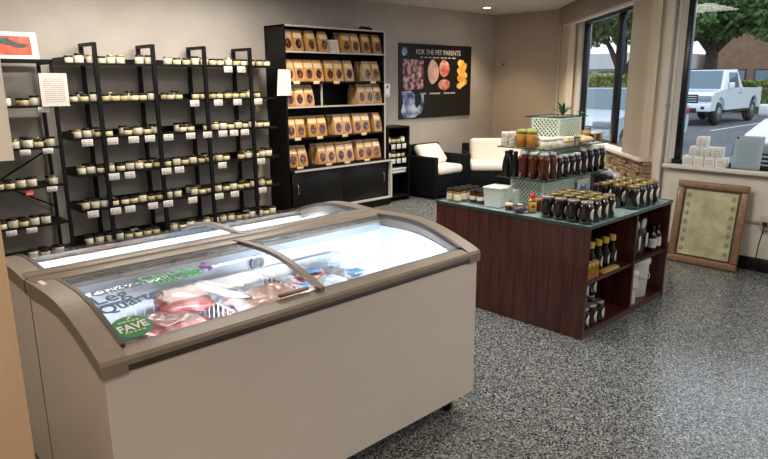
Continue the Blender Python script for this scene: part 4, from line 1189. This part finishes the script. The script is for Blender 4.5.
# middle glass shelf
Z2 = 1.1835
AM = labelled('broth_jar', [(.036, 0), (.039, .005), (.039, .090), (.034, .10)], [(.037, .099), (.040, .102), (.041, .118), (.034, .124), (.010, .128)], 'broth_amber', 'moss', 'jar')
for k, (x, y) in enumerate(((3.845, 2.565), (3.845, 2.475), (3.925, 2.545))): AM.put((x, y, Z2), 'amber jar with mossy green lid, ' + ['next to the stacked flat jars', 'next to the white-lidded jars', 'behind two like it'][k], 0, 'amber jars on the middle glass shelf')
SL = labelled('salve_jar', [(.026, 0), (.028, .003), (.028, .022)], [(.0285, .022), (.0285, .030), (.026, .032)], 'jar_white', 'lid_silver', 'jar')
SLW = labelled('salve_jar', [(.026, 0), (.028, .003), (.028, .022)], [(.0285, .022), (.0285, .034), (.026, .036)], 'jar_white', 'lid_white', 'jar')
for k, (x, y) in enumerate(((3.84, 2.70), (3.845, 2.638), (3.905, 2.68))):
    st_ = ['sofa-side stack', 'stack beside amber jars', 'rear stack'][k] + ' on middle glass shelf'
    SL.put((x, y, Z2), 'flat silver-lidded jar at the bottom of the ' + st_, 0, 'stacked flat jars on the middle glass shelf')
    SL.put((x, y, Z2 + .0325), 'flat silver-lidded jar, second up in the ' + st_, 0, 'stacked flat jars on the middle glass shelf')
    if k != 1: SLW.put((x, y, Z2 + .065), 'flat white-lidded jar topping the ' + st_, 0, 'stacked flat jars on the middle glass shelf')
WJ = labelled('cream_jar', [(.032, 0), (.035, .004), (.035, .048), (.030, .054)], [(.034, .053), (.036, .056), (.036, .072), (.032, .074)], 'jar_white', 'lid_white', 'jar')
for x, y in ((3.85, 2.375), (3.93, 2.365), (4.01, 2.365), (3.93, 2.445)): WJ.put((x, y, Z2), 'white jar with white lid on the middle glass shelf, ' + {(3.85, 2.375): 'at the corner', (3.93, 2.365): 'second along the shelf edge', (4.01, 2.365): 'next to the woven box', (3.93, 2.445): 'behind the edge row'}[(x, y)], 0, 'white-lidded jars on the middle glass shelf')
wb = tag(obj('wicker_box', MB().rbox((4.10, 2.345, Z2), (4.20, 2.405, Z2 + .065), .006, 2), 'bag_label'), 'pale woven box beside the white-lidded jars on glass shelf', 'box')
obj('box_band', MB().box((4.098, 2.343, Z2 + .03), (4.202, 2.407, Z2 + .036)), 'moss', wb)
fb = thing('card_holder', 'small dark framed card holder on the middle glass shelf', 'card holder', (4.28, 2.36, Z2))
for a, b in (((-.045, 0, 0), (-.037, .03, .055)), ((.037, 0, 0), (.045, .03, .055)), ((-.045, 0, .047), (.045, .03, .055))): obj('frame_bar', MB().box(a, b), 'pouch_purple', fb)
obj('card', MB().box((-.037, .012, .0), (.037, .016, .047)), 'bag_label', fb)
GP = labelled('tan_jar', [(.034, 0), (.037, .004), (.037, .060), (.032, .066)], [(.036, .065), (.038, .068), (.038, .086), (.034, .088)], 'broth_amber', 'gold_card', 'jar')
GP.put((4.48, 2.42, Z2), 'amber jar with brass lid on the middle glass shelf near the window', 0)
tw = thing('tea_light', 'white-topped amber holder on the middle glass shelf end', 'jar', (4.60, 2.40, Z2))
for dx in (-.05, .05): obj('holder_leg', MB().rbox((dx - .018, -.03, 0), (dx + .018, .03, .058), .004, 1), 'broth_amber', tw)
obj('holder_top', MB().rbox((-.085, -.042, .058), (.085, .042, .078), .006, 2), 'lid_white', tw)
pr = obj('pouch_heap', pillow(.15, .10, .06, 55), 'bag_label'); pr.location = (4.38, 2.375, Z2); tag(pr, 'pale crumpled paper pouch lying on the middle glass shelf', 'pouch')
# plants
def plant(label, loc, n, ln, spread, seed, pot=True):
    r = random.Random(seed)
    t = thing('potted_plant', label, 'plant', loc)
    z0 = .0
    if pot:
        obj('pot', MB().lathe([(.020, 0), (.026, .004), (.030, .035), (.028, .035), (.024, .028)], 14), 'pot_white', t); z0 = .03
    for k in range(n):
        a = 2 * math.pi * k / n + r.uniform(-.4, .4); up = r.uniform(.5, 1.0)
        L_ = ln * r.uniform(.7, 1.1); pts = []
        for s in range(6):
            q = s / 5
            pts.append((math.cos(a) * spread * q ** 1.3 * (1.3 - up * .6), math.sin(a) * spread * q ** 1.3 * (1.3 - up * .6), z0 + L_ * up * (q - .25 * q ** 3)))
        side = Vector((-math.sin(a), math.cos(a), 0)); vs = []
        for s, p in enumerate(pts):
            wd = [.006, .012, .014, .012, .008, .001][s]
            vs += [Vector(p) + side * wd, Vector(p) - Vector((0, 0, .004)), Vector(p) - side * wd, Vector(p) + Vector((0, 0, .002))]
        fs = []
        for s in range(5):
            for i in range(4):
                j = (i + 1) % 4; fs.append((s * 4 + i, s * 4 + j, s * 4 + 4 + j, s * 4 + 4 + i))
        obj('leaf', MB().add(vs, fs, True), 'plant_green', t)
plant('small spiky green plant standing on the top glass shelf', (4.33, 2.53, 1.3905), 12, .14, .08, 4, False)
plant('small succulent with upright green leaves between jars on the glass shelf', (4.00, 2.60, Z2), 10, .10, .03, 8)
plant('tiny green sprig in a pot at the window end of top glass shelf', (4.42, 2.43, 1.3905), 6, .045, .03, 12, False)
# compartments: upper row floor .385, lower .045
YF = IY0
VB = labelled('vinegar_bottle', [(.026, 0), (.029, .005), (.029, .095), (.026, .11), (.0175, .13), (.018, .158)], [(.020, .155), (.021, .158), (.021, .188), (.019, .190)], 'oil_black', 'yellow_label', 'bottle', (.029, .055, .022, .036, 'paper_label'))
for k, x in enumerate((3.80, 3.90, 4.0, 4.10)): VB.put((x, YF + .105, .386), 'dark bottle with yellow neck wrap, %s from the divider on the upper island shelf' % nth(4 - k), R(25), 'bottles on the upper island shelf', (1.12, 1.12, 1.12))
SH = labelled('shaker_jar', [(.024, 0), (.026, .004), (.026, .08), (.022, .088)], [(.024, .087), (.025, .09), (.025, .106), (.022, .108)], 'broth_amber', 'gold_card', 'jar')
for k, x in enumerate((3.645, 3.70, 3.755)): SH.put((x, YF + .045, .386), 'amber shaker jar, %s from the panelled side, before the dark bottles' % nth(k + 1), 0, 'shaker jars on the upper island shelf')
tag(obj('card_tray', MB().rbox((3.83, YF + .015, .386), (4.06, YF + .065, .396), .003, 1).rbox((3.84, YF + .018, .396), (4.05, YF + .062, .406), .003, 1), 'gold_card'), 'gold-coloured flat card pack on the upper island shelf', 'card pack')
for k, x in enumerate((3.66, 3.765, 3.87)):
    MASON_S.put((x, YF + .06, .046), 'white-labelled dark jar, %s from panelled side, front row of island floor shelf' % nth(k + 1), .2, 'jars in the lower island compartment')
    MASON_S.put((x + .06, YF + .16, .046), 'white-labelled dark jar, %s from panelled side, second row of island floor shelf' % nth(k + 1), .2, 'jars in the lower island compartment')
    MASON_S.put((x + .06, YF + .16, .189), 'white-labelled dark jar, %s from panelled side, stacked on second row in island' % nth(k + 1), .2, 'jars in the lower island compartment')
# right compartments
def pet_bottle(label, x, y, z):
    t = thing('clear_bag', label, 'bag', (x, y, z), R(15))
    obj('bag_contents', pillow(.115, .22, .07, int(x * 100)).mesh('bag_contents'), 'pouch_purple', t, (0, .035, .112), (R(90), 0, 0))
    obj('bag_film', MB().rbox((-.055, -.03, .20), (.055, .0, .265), .012, 2), 'bag_film', t)
    obj('bag_print', MB().rbox((-.035, -.048, .06), (.035, -.040, .16), .003, 1), 'paper_label', t)
pet_bottle('tall clear bag of dark treats beside the divider in the island', 4.37, YF + .075, .386)
pet_bottle('tall clear bag with dark contents next to labelled bottles in island', 4.51, YF + .085, .386)
WB = labelled('label_bottle', [(.028, 0), (.031, .005), (.031, .115), (.024, .135), (.014, .15), (.0145, .165)], [(.0165, .163), (.017, .165), (.017, .190), (.015, .192)], 'oil_black', 'lid_dark', 'bottle')
obj('paper_band', MB().lathe([(.0322, .03), (.0322, .10)], 16, cap=False), 'paper_white', WB.root)
for k, x in enumerate((4.65, 4.735)): WB.put((x, YF + .055, .386), ['dark bottle with square white label beside the clear bags in the island', 'dark bottle with square white label at the window-side island panel'][k], 0, 'white-labelled bottles in the island')
def bucket(label, x, y, z, r, h):
    t = thing('plastic_bucket', label, 'bucket', (x, y, z), 0, 'white buckets in the island')
    obj('bucket_body', MB().lathe([(r * .86, 0), (r * .88, .004), (r * .98, h * .90)], 28), 'bucket_white', t)
    obj('bucket_lid', MB().lathe([(r * 1.03, h * .86), (r * 1.05, h * .87), (r * 1.05, h * .97), (r * .98, h * .985), (r * .96, h), (r * .2, h)], 28), 'bucket_white', t)
    obj('bail', MB().tube([(r * 1.0 * math.cos(a), -r * 1.0 * abs(math.sin(a)) * .98 - .006, h * .84 - h * .35 * abs(math.sin(a))) for a in [math.pi * k / 12 for k in range(13)]], .0035, 6), 'lid_white', t)
bucket('narrow white plastic bucket beside the divider on the island floor shelf', 4.345, YF + .075, .046, .066, .25)
bucket('wide white plastic bucket on the island floor shelf nearest the window', 4.565, YF + .145, .046, .118, .295)

# ---- bin of treat bags under the slanted window
bn = thing('display_bin', 'black slanted display bin under the slanted window', 'bin', (6.08, 3.06, 0), R(43))
obj('bin_body', MB().prism([(-.17, 0), (.17, 0), (.17, .74), (-.17, .62)], 0, -.34, .34), 'black_board', bn)
obj('bin_rim', MB().box((-.34, -.18, .60), (.34, -.17, .67)).box((-.34, .16, .72), (.34, .17, .80)), 'black_steel', bn)
for k in range(9):
    cx, cy = -.26 + (k % 5) * .13, -.08 + (k // 5) * .15
    a = R(43); X, Y = 6.08 + cx * math.cos(a) - cy * math.sin(a), 3.06 + cx * math.sin(a) + cy * math.cos(a)
    o = obj('treat_pouch', pillow(.13, .14, .075, 200 + k), 'bag_film'); o.location = (X, Y, .62 + (cy + .17) * .353 + .02); o.rotation_euler = (R(20), 0, a + rnd.uniform(-.3, .3))
    tag(o, 'clear pouch of pale treats, %s from the wide window in the bin\'s %s row' % (nth(5 - k % 5), ['front', 'back'][k // 5]), 'pouch', 'pouches in the black bin')
    obj('pouch_label', MB().rbox((-.03, -.025, .074), (.02, .02, .077), .001, 1), 'meat', o)

# ================================================================== WINDOW SIDE
# framed certificate leaning on the wall
fr = thing('framed_certificate', 'oak framed certificate with leaf borders leaning below the wide window', 'framed certificate', (5.88, 1.945, 0))
FW, FH = .60, .755
lean = math.atan2(.115, FH)
MF = Matrix.Rotation(R(-90), 4, 'Z') @ Matrix.Rotation(-lean, 4, 'X')     # local x runs along -y world, local y to the wall
wf = .062
for nm, a, b in (('frame_rail', (-FW / 2, -.03, 0), (FW / 2, .005, wf)), ('frame_rail', (-FW / 2, -.03, FH - wf), (FW / 2, .005, FH)),
                 ('frame_stile', (-FW / 2, -.03, wf), (-FW / 2 + wf, .005, FH - wf)), ('frame_stile', (FW / 2 - wf, -.03, wf), (FW / 2, .005, FH - wf))):
    obj(nm, MB().rbox(a, b, .012, 2, MF), 'oak_frame', fr)
obj('mat_border', MB().box((-FW / 2 + wf - .005, -.012, wf - .005), (FW / 2 - wf + .005, -.006, FH - wf + .005), MF), 'mat_board', fr)
ct = obj('certificate_sheet', MB().box((-FW / 2 + wf + .018, -.014, wf + .018), (FW / 2 - wf - .018, -.012, FH - wf - .018), MF), 'certificate_paper', fr)
for s in (-1, 1):
    for k in range(7):
        cx, cz = s * (FW / 2 - wf - .05), wf + .07 + k * (FH - 2 * wf - .14) / 6
        g = MB()
        for q in range(5):
            an = q * 1.256 + k
            g.prism([(cx + .010 * math.cos(an + .8), cz + .010 * math.sin(an + .8)), (cx + .026 * math.cos(an), cz + .030 * math.sin(an)), (cx + .010 * math.cos(an - .8), cz + .010 * math.sin(an - .8))], 1, -.0155, -.014, MF)
        obj('leaf_motif', g, 'certificate_ink', ct)
# pyramid of small cartons on the sill
bw = .092
CT = Proto(tag(obj('small_carton', MB().rbox((-.045, -bw / 2 + .002, 0), (.045, bw / 2 - .002, .088), .003, 1), 'carton_print'), 'x', 'carton'))
for row, (ys, lab) in enumerate([([2.205, 2.11, 2.015, 1.92], 'small white printed carton in the bottom row on the sill'), ([2.155, 2.06, 1.965], 'small white printed carton in the middle row on the sill'), ([2.10], 'small white printed carton topping the stack on the sill')]):
    for q, y in enumerate(ys): CT.put((6.055, y, WZ0 + .001 + row * .0885), lab if len(ys) == 1 else lab + ', %s from the window corner' % nth(q + 1), 0, 'cartons stacked on the window sill')
t = thing('sign_holder', 'white printed sheet in a clear stand on the window sill', 'sign', (6.06, 1.735, WZ0))
MS = Matrix.Rotation(R(10), 4, 'Y')
obj('printed_sheet', MB().box((0, -.115, .005), (.003, .115, .29), MS), 'sheet_print', t)
obj('clear_holder', MB().box((-.003, -.12, .002), (-.0005, .12, .295), MS).box((-.02, -.12, 0), (.05, .12, .003)), 'clear_plastic', t)
obj('sheet_emblem', MB().box((-.0045, .085, .262), (-.003, .105, .282), MS), 'rubber', t)
# outlet with plug
ou = thing('wall_outlet', 'grey surface outlet box with raceway and plugged-in cord', 'outlet', (6.03, 1.505, .44))
obj('outlet_box', MB().rbox((-.03, -.04, -.06), (.02, .04, .06), .006, 2), 'plate_tan', ou)
obj('raceway', MB().box((0, .04, -.012), (.02, .28, .008)), 'plate_tan', ou)
obj('plug', MB().rbox((-.06, -.018, -.02), (-.03, .018, .016), .005, 2), 'rubber', ou)
obj('cord', MB().tube([(-.055, 0, -.02), (-.06, .005, -.08), (-.055, .02, -.18), (-.05, .03, -.30), (-.05, .02, -.425)], .005, 6), 'rubber', ou)

# ================================================================== OUTSIDE
struct('parking_lot', MB().box((6.22, -40, -.10), (110, 90, -.02)), 'asphalt')
for k, y in enumerate((7.6, 10.9, 4.6)):
    tag(obj('parking_line', MB().box((22.5, y - .05, -.0195), (29, y + .05, -.012)), 'line_paint'),
        ['white painted parking line beside the pickup truck', 'white painted parking line on the far side of pickup', 'white painted parking line across the empty bay'][k], 'parking line')
GZ = -.02
def wheel(parent, x, y, r, w_, side, dy=0):
    wl = obj('wheel', MB().lathe([(r * .55, -w_ / 2), (r * .9, -w_ / 2), (r, -w_ * .3), (r, w_ * .3), (r * .9, w_ / 2), (r * .55, w_ / 2)], 24, mx=Matrix.Translation((x, y, r)) @ Matrix.Rotation(R(90), 4, 'X')), 'rubber', parent)
    for s in (-1, 1):
        hub = MB().lathe([(r * .60, 0), (r * .56, .02), (r * .2, .03), (r * .12, .045)], 18, mx=Matrix.Translation((x, y + s * w_ * .48, r)) @ Matrix.Rotation(R(-90 * s), 4, 'X'))
        obj('wheel_rim', hub, 'wheel_grey', wl)
def body_with_arches(mb, profile, arches, r, y0, y1):
    """side profile polygon (x,z) whose bottom edge is cut by wheel arches"""
    bottom = []
    zb = profile[0][1]
    for ax in arches:
        for k in range(9):
            a = math.pi * k / 8
            bottom.append((ax - r * math.cos(a), zb + r * math.sin(a)))
    poly = [profile[0]] + bottom + profile[1:]
    mb.prism(poly, 1, y0, y1)
# pickup: local x from the front bumper (0) backwards, y across (near side -), z up
tk = thing('pickup_truck', 'white pickup truck with black grille parked facing the window', 'pickup truck', (24.3, 9.36, GZ))
tk.scale = (1.05, 1.05, 1.05)
mb = MB()
HWd = .98
body_with_arches(mb, [(.12, .52), (5.45, .52), (5.48, 1.28), (3.25, 1.28), (3.20, 1.22), (1.25, 1.22), (.35, 1.14), (.10, 1.02)], (.98, 4.60), .47, -HWd, -HWd + .10)
body_with_arches(mb, [(.12, .52), (5.45, .52), (5.48, 1.28), (3.25, 1.28), (3.20, 1.22), (1.25, 1.22), (.35, 1.14), (.10, 1.02)], (.98, 4.60), .47, HWd - .10, HWd)
mb.prism([(.12, .62), (.10, 1.02), (.35, 1.16), (1.30, 1.25), (1.30, .62)], 1, -HWd + .10, HWd - .10)
mb.box((1.30, -HWd + .1, .50), (3.36, HWd - .1, 1.22)); mb.box((3.36, -HWd + .1, .60), (5.45, HWd - .1, .78)); mb.box((5.38, -HWd + .1, .6), (5.47, HWd - .1, 1.27))
obj('truck_body', mb, 'car_white', tk)
cabm = MB()
lo = [(1.15, -.95, 1.22), (3.25, -.95, 1.26), (3.25, .95, 1.26), (1.15, .95, 1.22)]
hi = [(1.80, -.78, 1.92), (2.90, -.80, 1.94), (2.90, .80, 1.94), (1.80, .78, 1.92)]
cabm.add(lo + hi, [(4, 5, 6, 7), (0, 1, 5, 4), (1, 2, 6, 5), (2, 3, 7, 6), (3, 0, 4, 7)])
obj('cab', cabm, 'car_white', tk)
def inset(q, k, off):
    c = sum((Vector(p) for p in q), Vector()) / len(q)
    n = (Vector(q[1]) - Vector(q[0])).cross(Vector(q[2]) - Vector(q[0])).normalized()
    if n.dot(off) < 0: n = -n
    f = [c + (Vector(p) - c) * k + n * .012 for p in q]; b = [c + (Vector(p) - c) * k - n * .01 for p in q]
    m = len(q)
    return MB().add(f + b, [tuple(range(m))] + [(i, m + i, m + (i + 1) % m, (i + 1) % m) for i in range(m)])
obj('windshield', inset([lo[0], hi[0], hi[3], lo[3]], .90, Vector((-1, 0, 1))), 'car_glass', tk)
for s in (0, 1):
    A_ = [(1.75, -.945, 1.28), (2.85, -.95, 1.28), (2.78, -.835, 1.84), (2.02, -.82, 1.84)]
    if s: A_ = [(x, -y, z) for x, y, z in A_]
    obj('side_window', inset(A_, .96, Vector((0, -1 if not s else 1, .1))), 'car_glass', tk)
    y = -1.10 if not s else .94
    obj('side_mirror', MB().rbox((1.72, y, 1.26), (1.88, y + .16, 1.48), .03, 2), 'car_white', tk)
    ys = -HWd - .008 if not s else HWd - .004
    obj('door_handle', MB().rbox((2.80, ys - .01, 1.08), (2.98, ys + .02, 1.12), .006, 1), 'car_black', tk)
    obj('headlight', MB().rbox((.06, (-HWd + .02) if not s else .52, .84), (.34, -.52 if not s else (HWd - .02), 1.04), .03, 2), 'lamp_clear', tk)
    for ax in (.98, 4.60): obj('arch_liner', MB().box((ax - .46, (-HWd + .11) if not s else HWd - .40, .5), (ax + .46, (-HWd + .40) if not s else HWd - .11, .98)), 'car_black', tk)
    for ax in (.98, 4.60): wheel(tk, ax, (-HWd + .14) if not s else HWd - .14, .40, .25, s)
obj('bed_liner', MB().box((3.45, -HWd + .12, .78), (5.37, HWd - .12, .80)), 'car_black', tk)
gr = obj('grille', MB().rbox((.055, -.52, .78), (.14, .52, 1.08), .02, 2), 'car_black', tk)
for z in (.84, .92, 1.00): obj('grille_bar', MB().box((.045, -.50, z), (.056, .50, z + .02)), 'chrome', gr)
bp_ = obj('bumper', MB().rbox((-.02, -HWd, .50), (.16, HWd, .78), .04, 2), 'car_white', tk)
obj('bumper_intake', MB().rbox((-.03, -.55, .46), (.0, .55, .62), .01, 1), 'car_black', bp_)
for y in (-.80, .68): obj('fog_lamp', MB().rbox((-.03, y, .58), (0, y + .12, .68), .01, 1), 'car_black', bp_)
obj('front_plate', MB().rbox((-.035, -.32, .50), (-.022, -.02, .64), .004, 1), 'tail_red', bp_)
obj('rocker', MB().box((1.5, -HWd + .02, .42), (4.1, HWd - .02, .52)), 'car_black', tk)
obj('tailgate_lamp', MB().rbox((5.40, -HWd - .004, .92), (5.49, -HWd + .10, 1.20), .01, 1), 'tail_red', tk)

def sedan(name, label, loc, paint, L=4.5, H=1.46, W_=1.78, gw=.45):
    t = thing(name, label, 'car', loc)
    h = W_ / 2
    prof_ = [(.10, .28), (L - .1, .28), (L, .55), (L - .05, .98), (L - .55, 1.02), (1.25, .96), (.45, .82), (.03, .66), (.0, .45)]
    mb = MB(); body_with_arches(mb, prof_, (.85, L - .85), .36, -h, -h + .14); body_with_arches(mb, prof_, (.85, L - .85), .36, h - .14, h)
    mb.prism([(.05, .38), (L - .05, .38), (L, .55), (L - .05, .98), (L - .55, 1.02), (1.25, .97), (.45, .83), (.03, .66), (.0, .45)], 1, -h + .13, h - .13)
    obj('car_body', mb, paint, t)
    lo = [(1.15, -h + .06, .95), (L - .35, -h + .06, 1.0), (L - .35, h - .06, 1.0), (1.15, h - .06, .95)]
    hi = [(1.85, -h + .20, H), (L - 1.05, -h + .20, H), (L - 1.05, h - .20, H), (1.85, h - .20, H)]
    obj('cabin', MB().add(lo + hi, [(4, 5, 6, 7), (0, 1, 5, 4), (1, 2, 6, 5), (2, 3, 7, 6), (3, 0, 4, 7)]), paint, t)
    obj('windshield', inset([lo[0], hi[0], hi[3], lo[3]], .90, Vector((-1, 0, 1))), 'car_glass', t)
    obj('rear_window', inset([lo[1], lo[2], hi[2], hi[1]], .86, Vector((1, 0, 1))), 'car_glass', t)
    for s in (-1, 1):
        q = [(lo[0][0] + .35, s * (h - .075), 1.0), (2.75, s * (h - .075), 1.0), (2.72, s * (h - .205), H - .06), (2.08, s * (h - .205), H - .06)]
        obj('side_window', inset(q, .97, Vector((0, s, .2))), 'car_glass', t)
        q = [(2.82, s * (h - .075), 1.0), (L - .72, s * (h - .075), 1.02), (L - 1.12, s * (h - .205), H - .06), (2.80, s * (h - .205), H - .06)]
        obj('side_window', inset(q, .97, Vector((0, s, .2))), 'car_glass', t)
        obj('headlight', MB().rbox((.0, min(s * (h + .004), s * (h - .42)), .60), (.38, max(s * (h + .004), s * (h - .42)), .76), .03, 2), 'lamp_clear', t)
        obj('marker_lamp', MB().rbox((.20, min(s * (h + .008), s * (h - .05)), .56), (.42, max(s * (h + .008), s * (h - .05)), .61), .01, 1), 'marker_orange', t)
        obj('tail_lamp', MB().rbox((L - .28, min(s * (h + .006), s * (h - .3)), .76), (L + .01, max(s * (h + .006), s * (h - .3)), .94), .02, 2), 'tail_red', t)
        obj('side_mirror', MB().rbox((1.50, min(s * (h + .0), s * (h + .18)), .98), (1.62, max(s * h, s * (h + .18)), 1.12), .03, 2), paint, t)
        for ax in (.85, L - .85):
            obj('arch_liner', MB().box((ax - .35, min(s * (h - .141), s * (h - .3)), .30), (ax + .35, max(s * (h - .141), s * (h - .3)), .64)), 'car_black', t)
            wheel(t, ax, s * (h - .11), .315, .20, s)
    g = obj('grille', MB().rbox((-.02, -gw, .42), (.06, gw, .66), .015, 1), 'car_black', t)
    for k in range(5): obj('grille_bar', MB().box((-.03, -gw + .01, .44 + k * .045), (-.018, gw - .01, .455 + k * .045)), 'chrome', g)
    return t
sedan('parked_sedan', 'pale silver car with orange marker lamp parked outside slanted window', (13.3, 7.5, GZ), 'car_silver', 4.5, 1.47)
sedan('parked_sedan', 'white car with chrome-barred grille close outside the wide window', (8.75, 1.78, GZ), 'car_white', 4.5, 1.44, 1.80, .70).scale = (1, 1, 1.18)

def leaf_cloud(name, material, parent, blobs, n, size, seed):
    r = random.Random(seed); vs, fs = [], []
    tot = sum(b[3] * b[4] * b[5] for b in blobs)
    for (cx, cy, cz, rx, ry, rz) in blobs:
        m = int(n * (rx * ry * rz) / tot)
        for _ in range(m):
            while True:
                p = Vector((r.uniform(-1, 1), r.uniform(-1, 1), r.uniform(-1, 1)))
                if .35 < p.length < 1: break
            c = Vector((cx + p.x * rx, cy + p.y * ry, cz + p.z * rz))
            a = Vector((r.uniform(-1, 1), r.uniform(-1, 1), r.uniform(-1, 1))).normalized()
            b = a.cross(Vector((r.uniform(-1, 1), r.uniform(-1, 1), r.uniform(-1, 1)))).normalized()
            s = size * r.uniform(.6, 1.3); k = len(vs)
            vs += [c - a * s, c + b * s * .5, c + a * s, c - b * s * .5]
            fs.append((k, k + 1, k + 2, k + 3))
    m = bpy.data.meshes.new(name); m.from_pydata(vs, [], fs); m.update()
    o = obj(name, m, material, parent); o['kind'] = 'stuff'
    return o
def tree(label, loc, trunk_h, r0, branches, blobs, n, seed, size=.22):
    t = thing('parking_lot_tree', label, 'tree', loc)
    tr = obj('trunk', MB().tube([(0, 0, -.1), (.05, .02, trunk_h * .5), (0, 0, trunk_h)], r0, 10, r1=r0 * .75), 'bark', t)
    for b in branches: obj('branch', MB().tube([(0, 0, trunk_h - .15), tuple(c * .5 + (0.1 if i == 2 else 0) for i, c in enumerate((b[0], b[1], b[2] + trunk_h))), b], r0 * .55, 8, r1=r0 * .2), 'bark', t)
    leaf_cloud('foliage', 'foliage', t, blobs, n, size, seed)
tree('dark leafy tree with forked trunk beyond the hedge', (32, 15.4, 0), 1.9, .34, [(.6, -1.4, 4.5), (-.4, 1.3, 4.3), (1.0, .6, 5.2), (-.6, -.3, 5.0)],
     [(0, 0, 5.6, 2.4, 2.6, 1.9), (.5, -2.2, 5.0, 1.7, 1.8, 1.5), (-.4, 2.2, 5.0, 1.8, 1.9, 1.5), (0, 0, 7.2, 2.0, 2.0, 1.3), (-.6, -.6, 4.2, 1.2, 1.4, .9), (-.6, 1.2, 4.2, 1.2, 1.4, .9)], 15000, 1, .18)
tree('broad green tree with thick trunk behind the pickup truck', (37, 12.9, 0), 3.2, .42, [(.4, -2.2, 5.0), (-.3, 1.9, 5.0), (1.0, .5, 6.0), (-.5, -.8, 5.6)],
     [(0, 0, 6.2, 2.6, 3.2, 1.9), (-.5, -1.6, 5.2, 1.4, 1.8, 1.3), (-.5, 1.6, 4.8, 1.4, 1.8, 1.3), (-.8, -.2, 4.6, 1.2, 2.4, 1.0), (0, 2.8, 5.6, 2.0, 2.2, 1.6), (0, -2.6, 6.2, 1.6, 2.0, 1.7), (-.8, -3.2, 4.6, 1.2, 1.4, 1.2), (0, 0, 8.0, 2.2, 2.4, 1.2)], 16000, 2, .19)
tree('slim green tree near the far hedge at the lot edge', (42, 7.2, 0), 2.2, .25, [(.4, -1.0, 4.0), (-.3, .9, 4.2)],
     [(0, 0, 4.6, 1.6, 1.8, 2.0), (0, -1.2, 5.6, 1.8, 1.8, 1.6), (0, -.3, 7.0, 1.8, 1.9, 1.5)], 9000, 3)
def hedge(label, x0, x1, y0, y1, h, n, seed):
    t = thing('hedge', label, 'hedge', ((x0 + x1) / 2, (y0 + y1) / 2, 0))
    obj('inner_growth', MB().rbox((x0 - (x0 + x1) / 2 + .15, -(y1 - y0) / 2 + .15, -.02), ((x1 - x0) / 2 - .15, (y1 - y0) / 2 - .15, h - .15), .15, 2), 'foliage', t)
    r = random.Random(seed); vs, fs = [], []
    hx, hy = (x1 - x0) / 2, (y1 - y0) / 2
    for _ in range(n):
        if r.random() < .55: c = Vector((-hx + r.uniform(0, .25), r.uniform(-hy, hy), r.uniform(0, h)))
        else: c = Vector((r.uniform(-hx, hx), r.uniform(-hy, hy), h + r.uniform(-.2, .06)))
        a = Vector((r.uniform(-1, 1), r.uniform(-1, 1), r.uniform(-1, 1))).normalized()
        b = a.cross(Vector((r.uniform(-1, 1), r.uniform(-1, 1), r.uniform(-1, 1)))).normalized()
        s = r.uniform(.06, .14); k = len(vs)
        vs += [c - a * s, c + b * s * .6, c + a * s, c - b * s * .6]; fs.append((k, k + 1, k + 2, k + 3))
    m = bpy.data.meshes.new('hedge_leaves'); m.from_pydata(vs, [], fs)
    o = obj('hedge_leaves', m, 'hedge_leaf', t); o['kind'] = 'stuff'
hedge('long yellow-green clipped hedge behind the silver car', 23.0, 24.2, 11.2, 24, 1.78, 9000, 5)
hedge('low green hedge at the far edge of the parking lot', 35.5, 36.8, -4, 11.2, 1.5, 9000, 6)
def building(name, label, x, y0, y1, h, wallm, band, rows):
    t = thing(name, label, 'building', (x, (y0 + y1) / 2, 0))
    hy = (y1 - y0) / 2
    obj('wall', MB().box((0, -hy, -.1), (10, hy, h)), wallm, t)
    obj('roof_band', MB().box((-.5, -hy - .3, h - band), (10, hy + .3, h + .2)), 'building_white', t)
    for z0, z1 in rows:
        y = -hy + .6
        while y < hy - 2.2:
            wdw = obj('window', MB().box((-.05, y, z0), (.05, y + 2.0, z1)), 'car_black', t)
            obj('pane', MB().box((-.07, y + .08, z0 + .08), (-.05, y + 1.92, z1 - .08)), 'car_glass', wdw)
            y += 2.6
building('office_building', 'low white office building with dark ribbon windows beyond the hedge', 50, 21, 44, 3.5, 'building_white', 1.0, [(1.0, 2.3)])
building('office_building', 'brown office building behind the trees and pickup truck', 56, -2, 20, 6.6, 'building_brown', .5, [(.6, 2.4)])
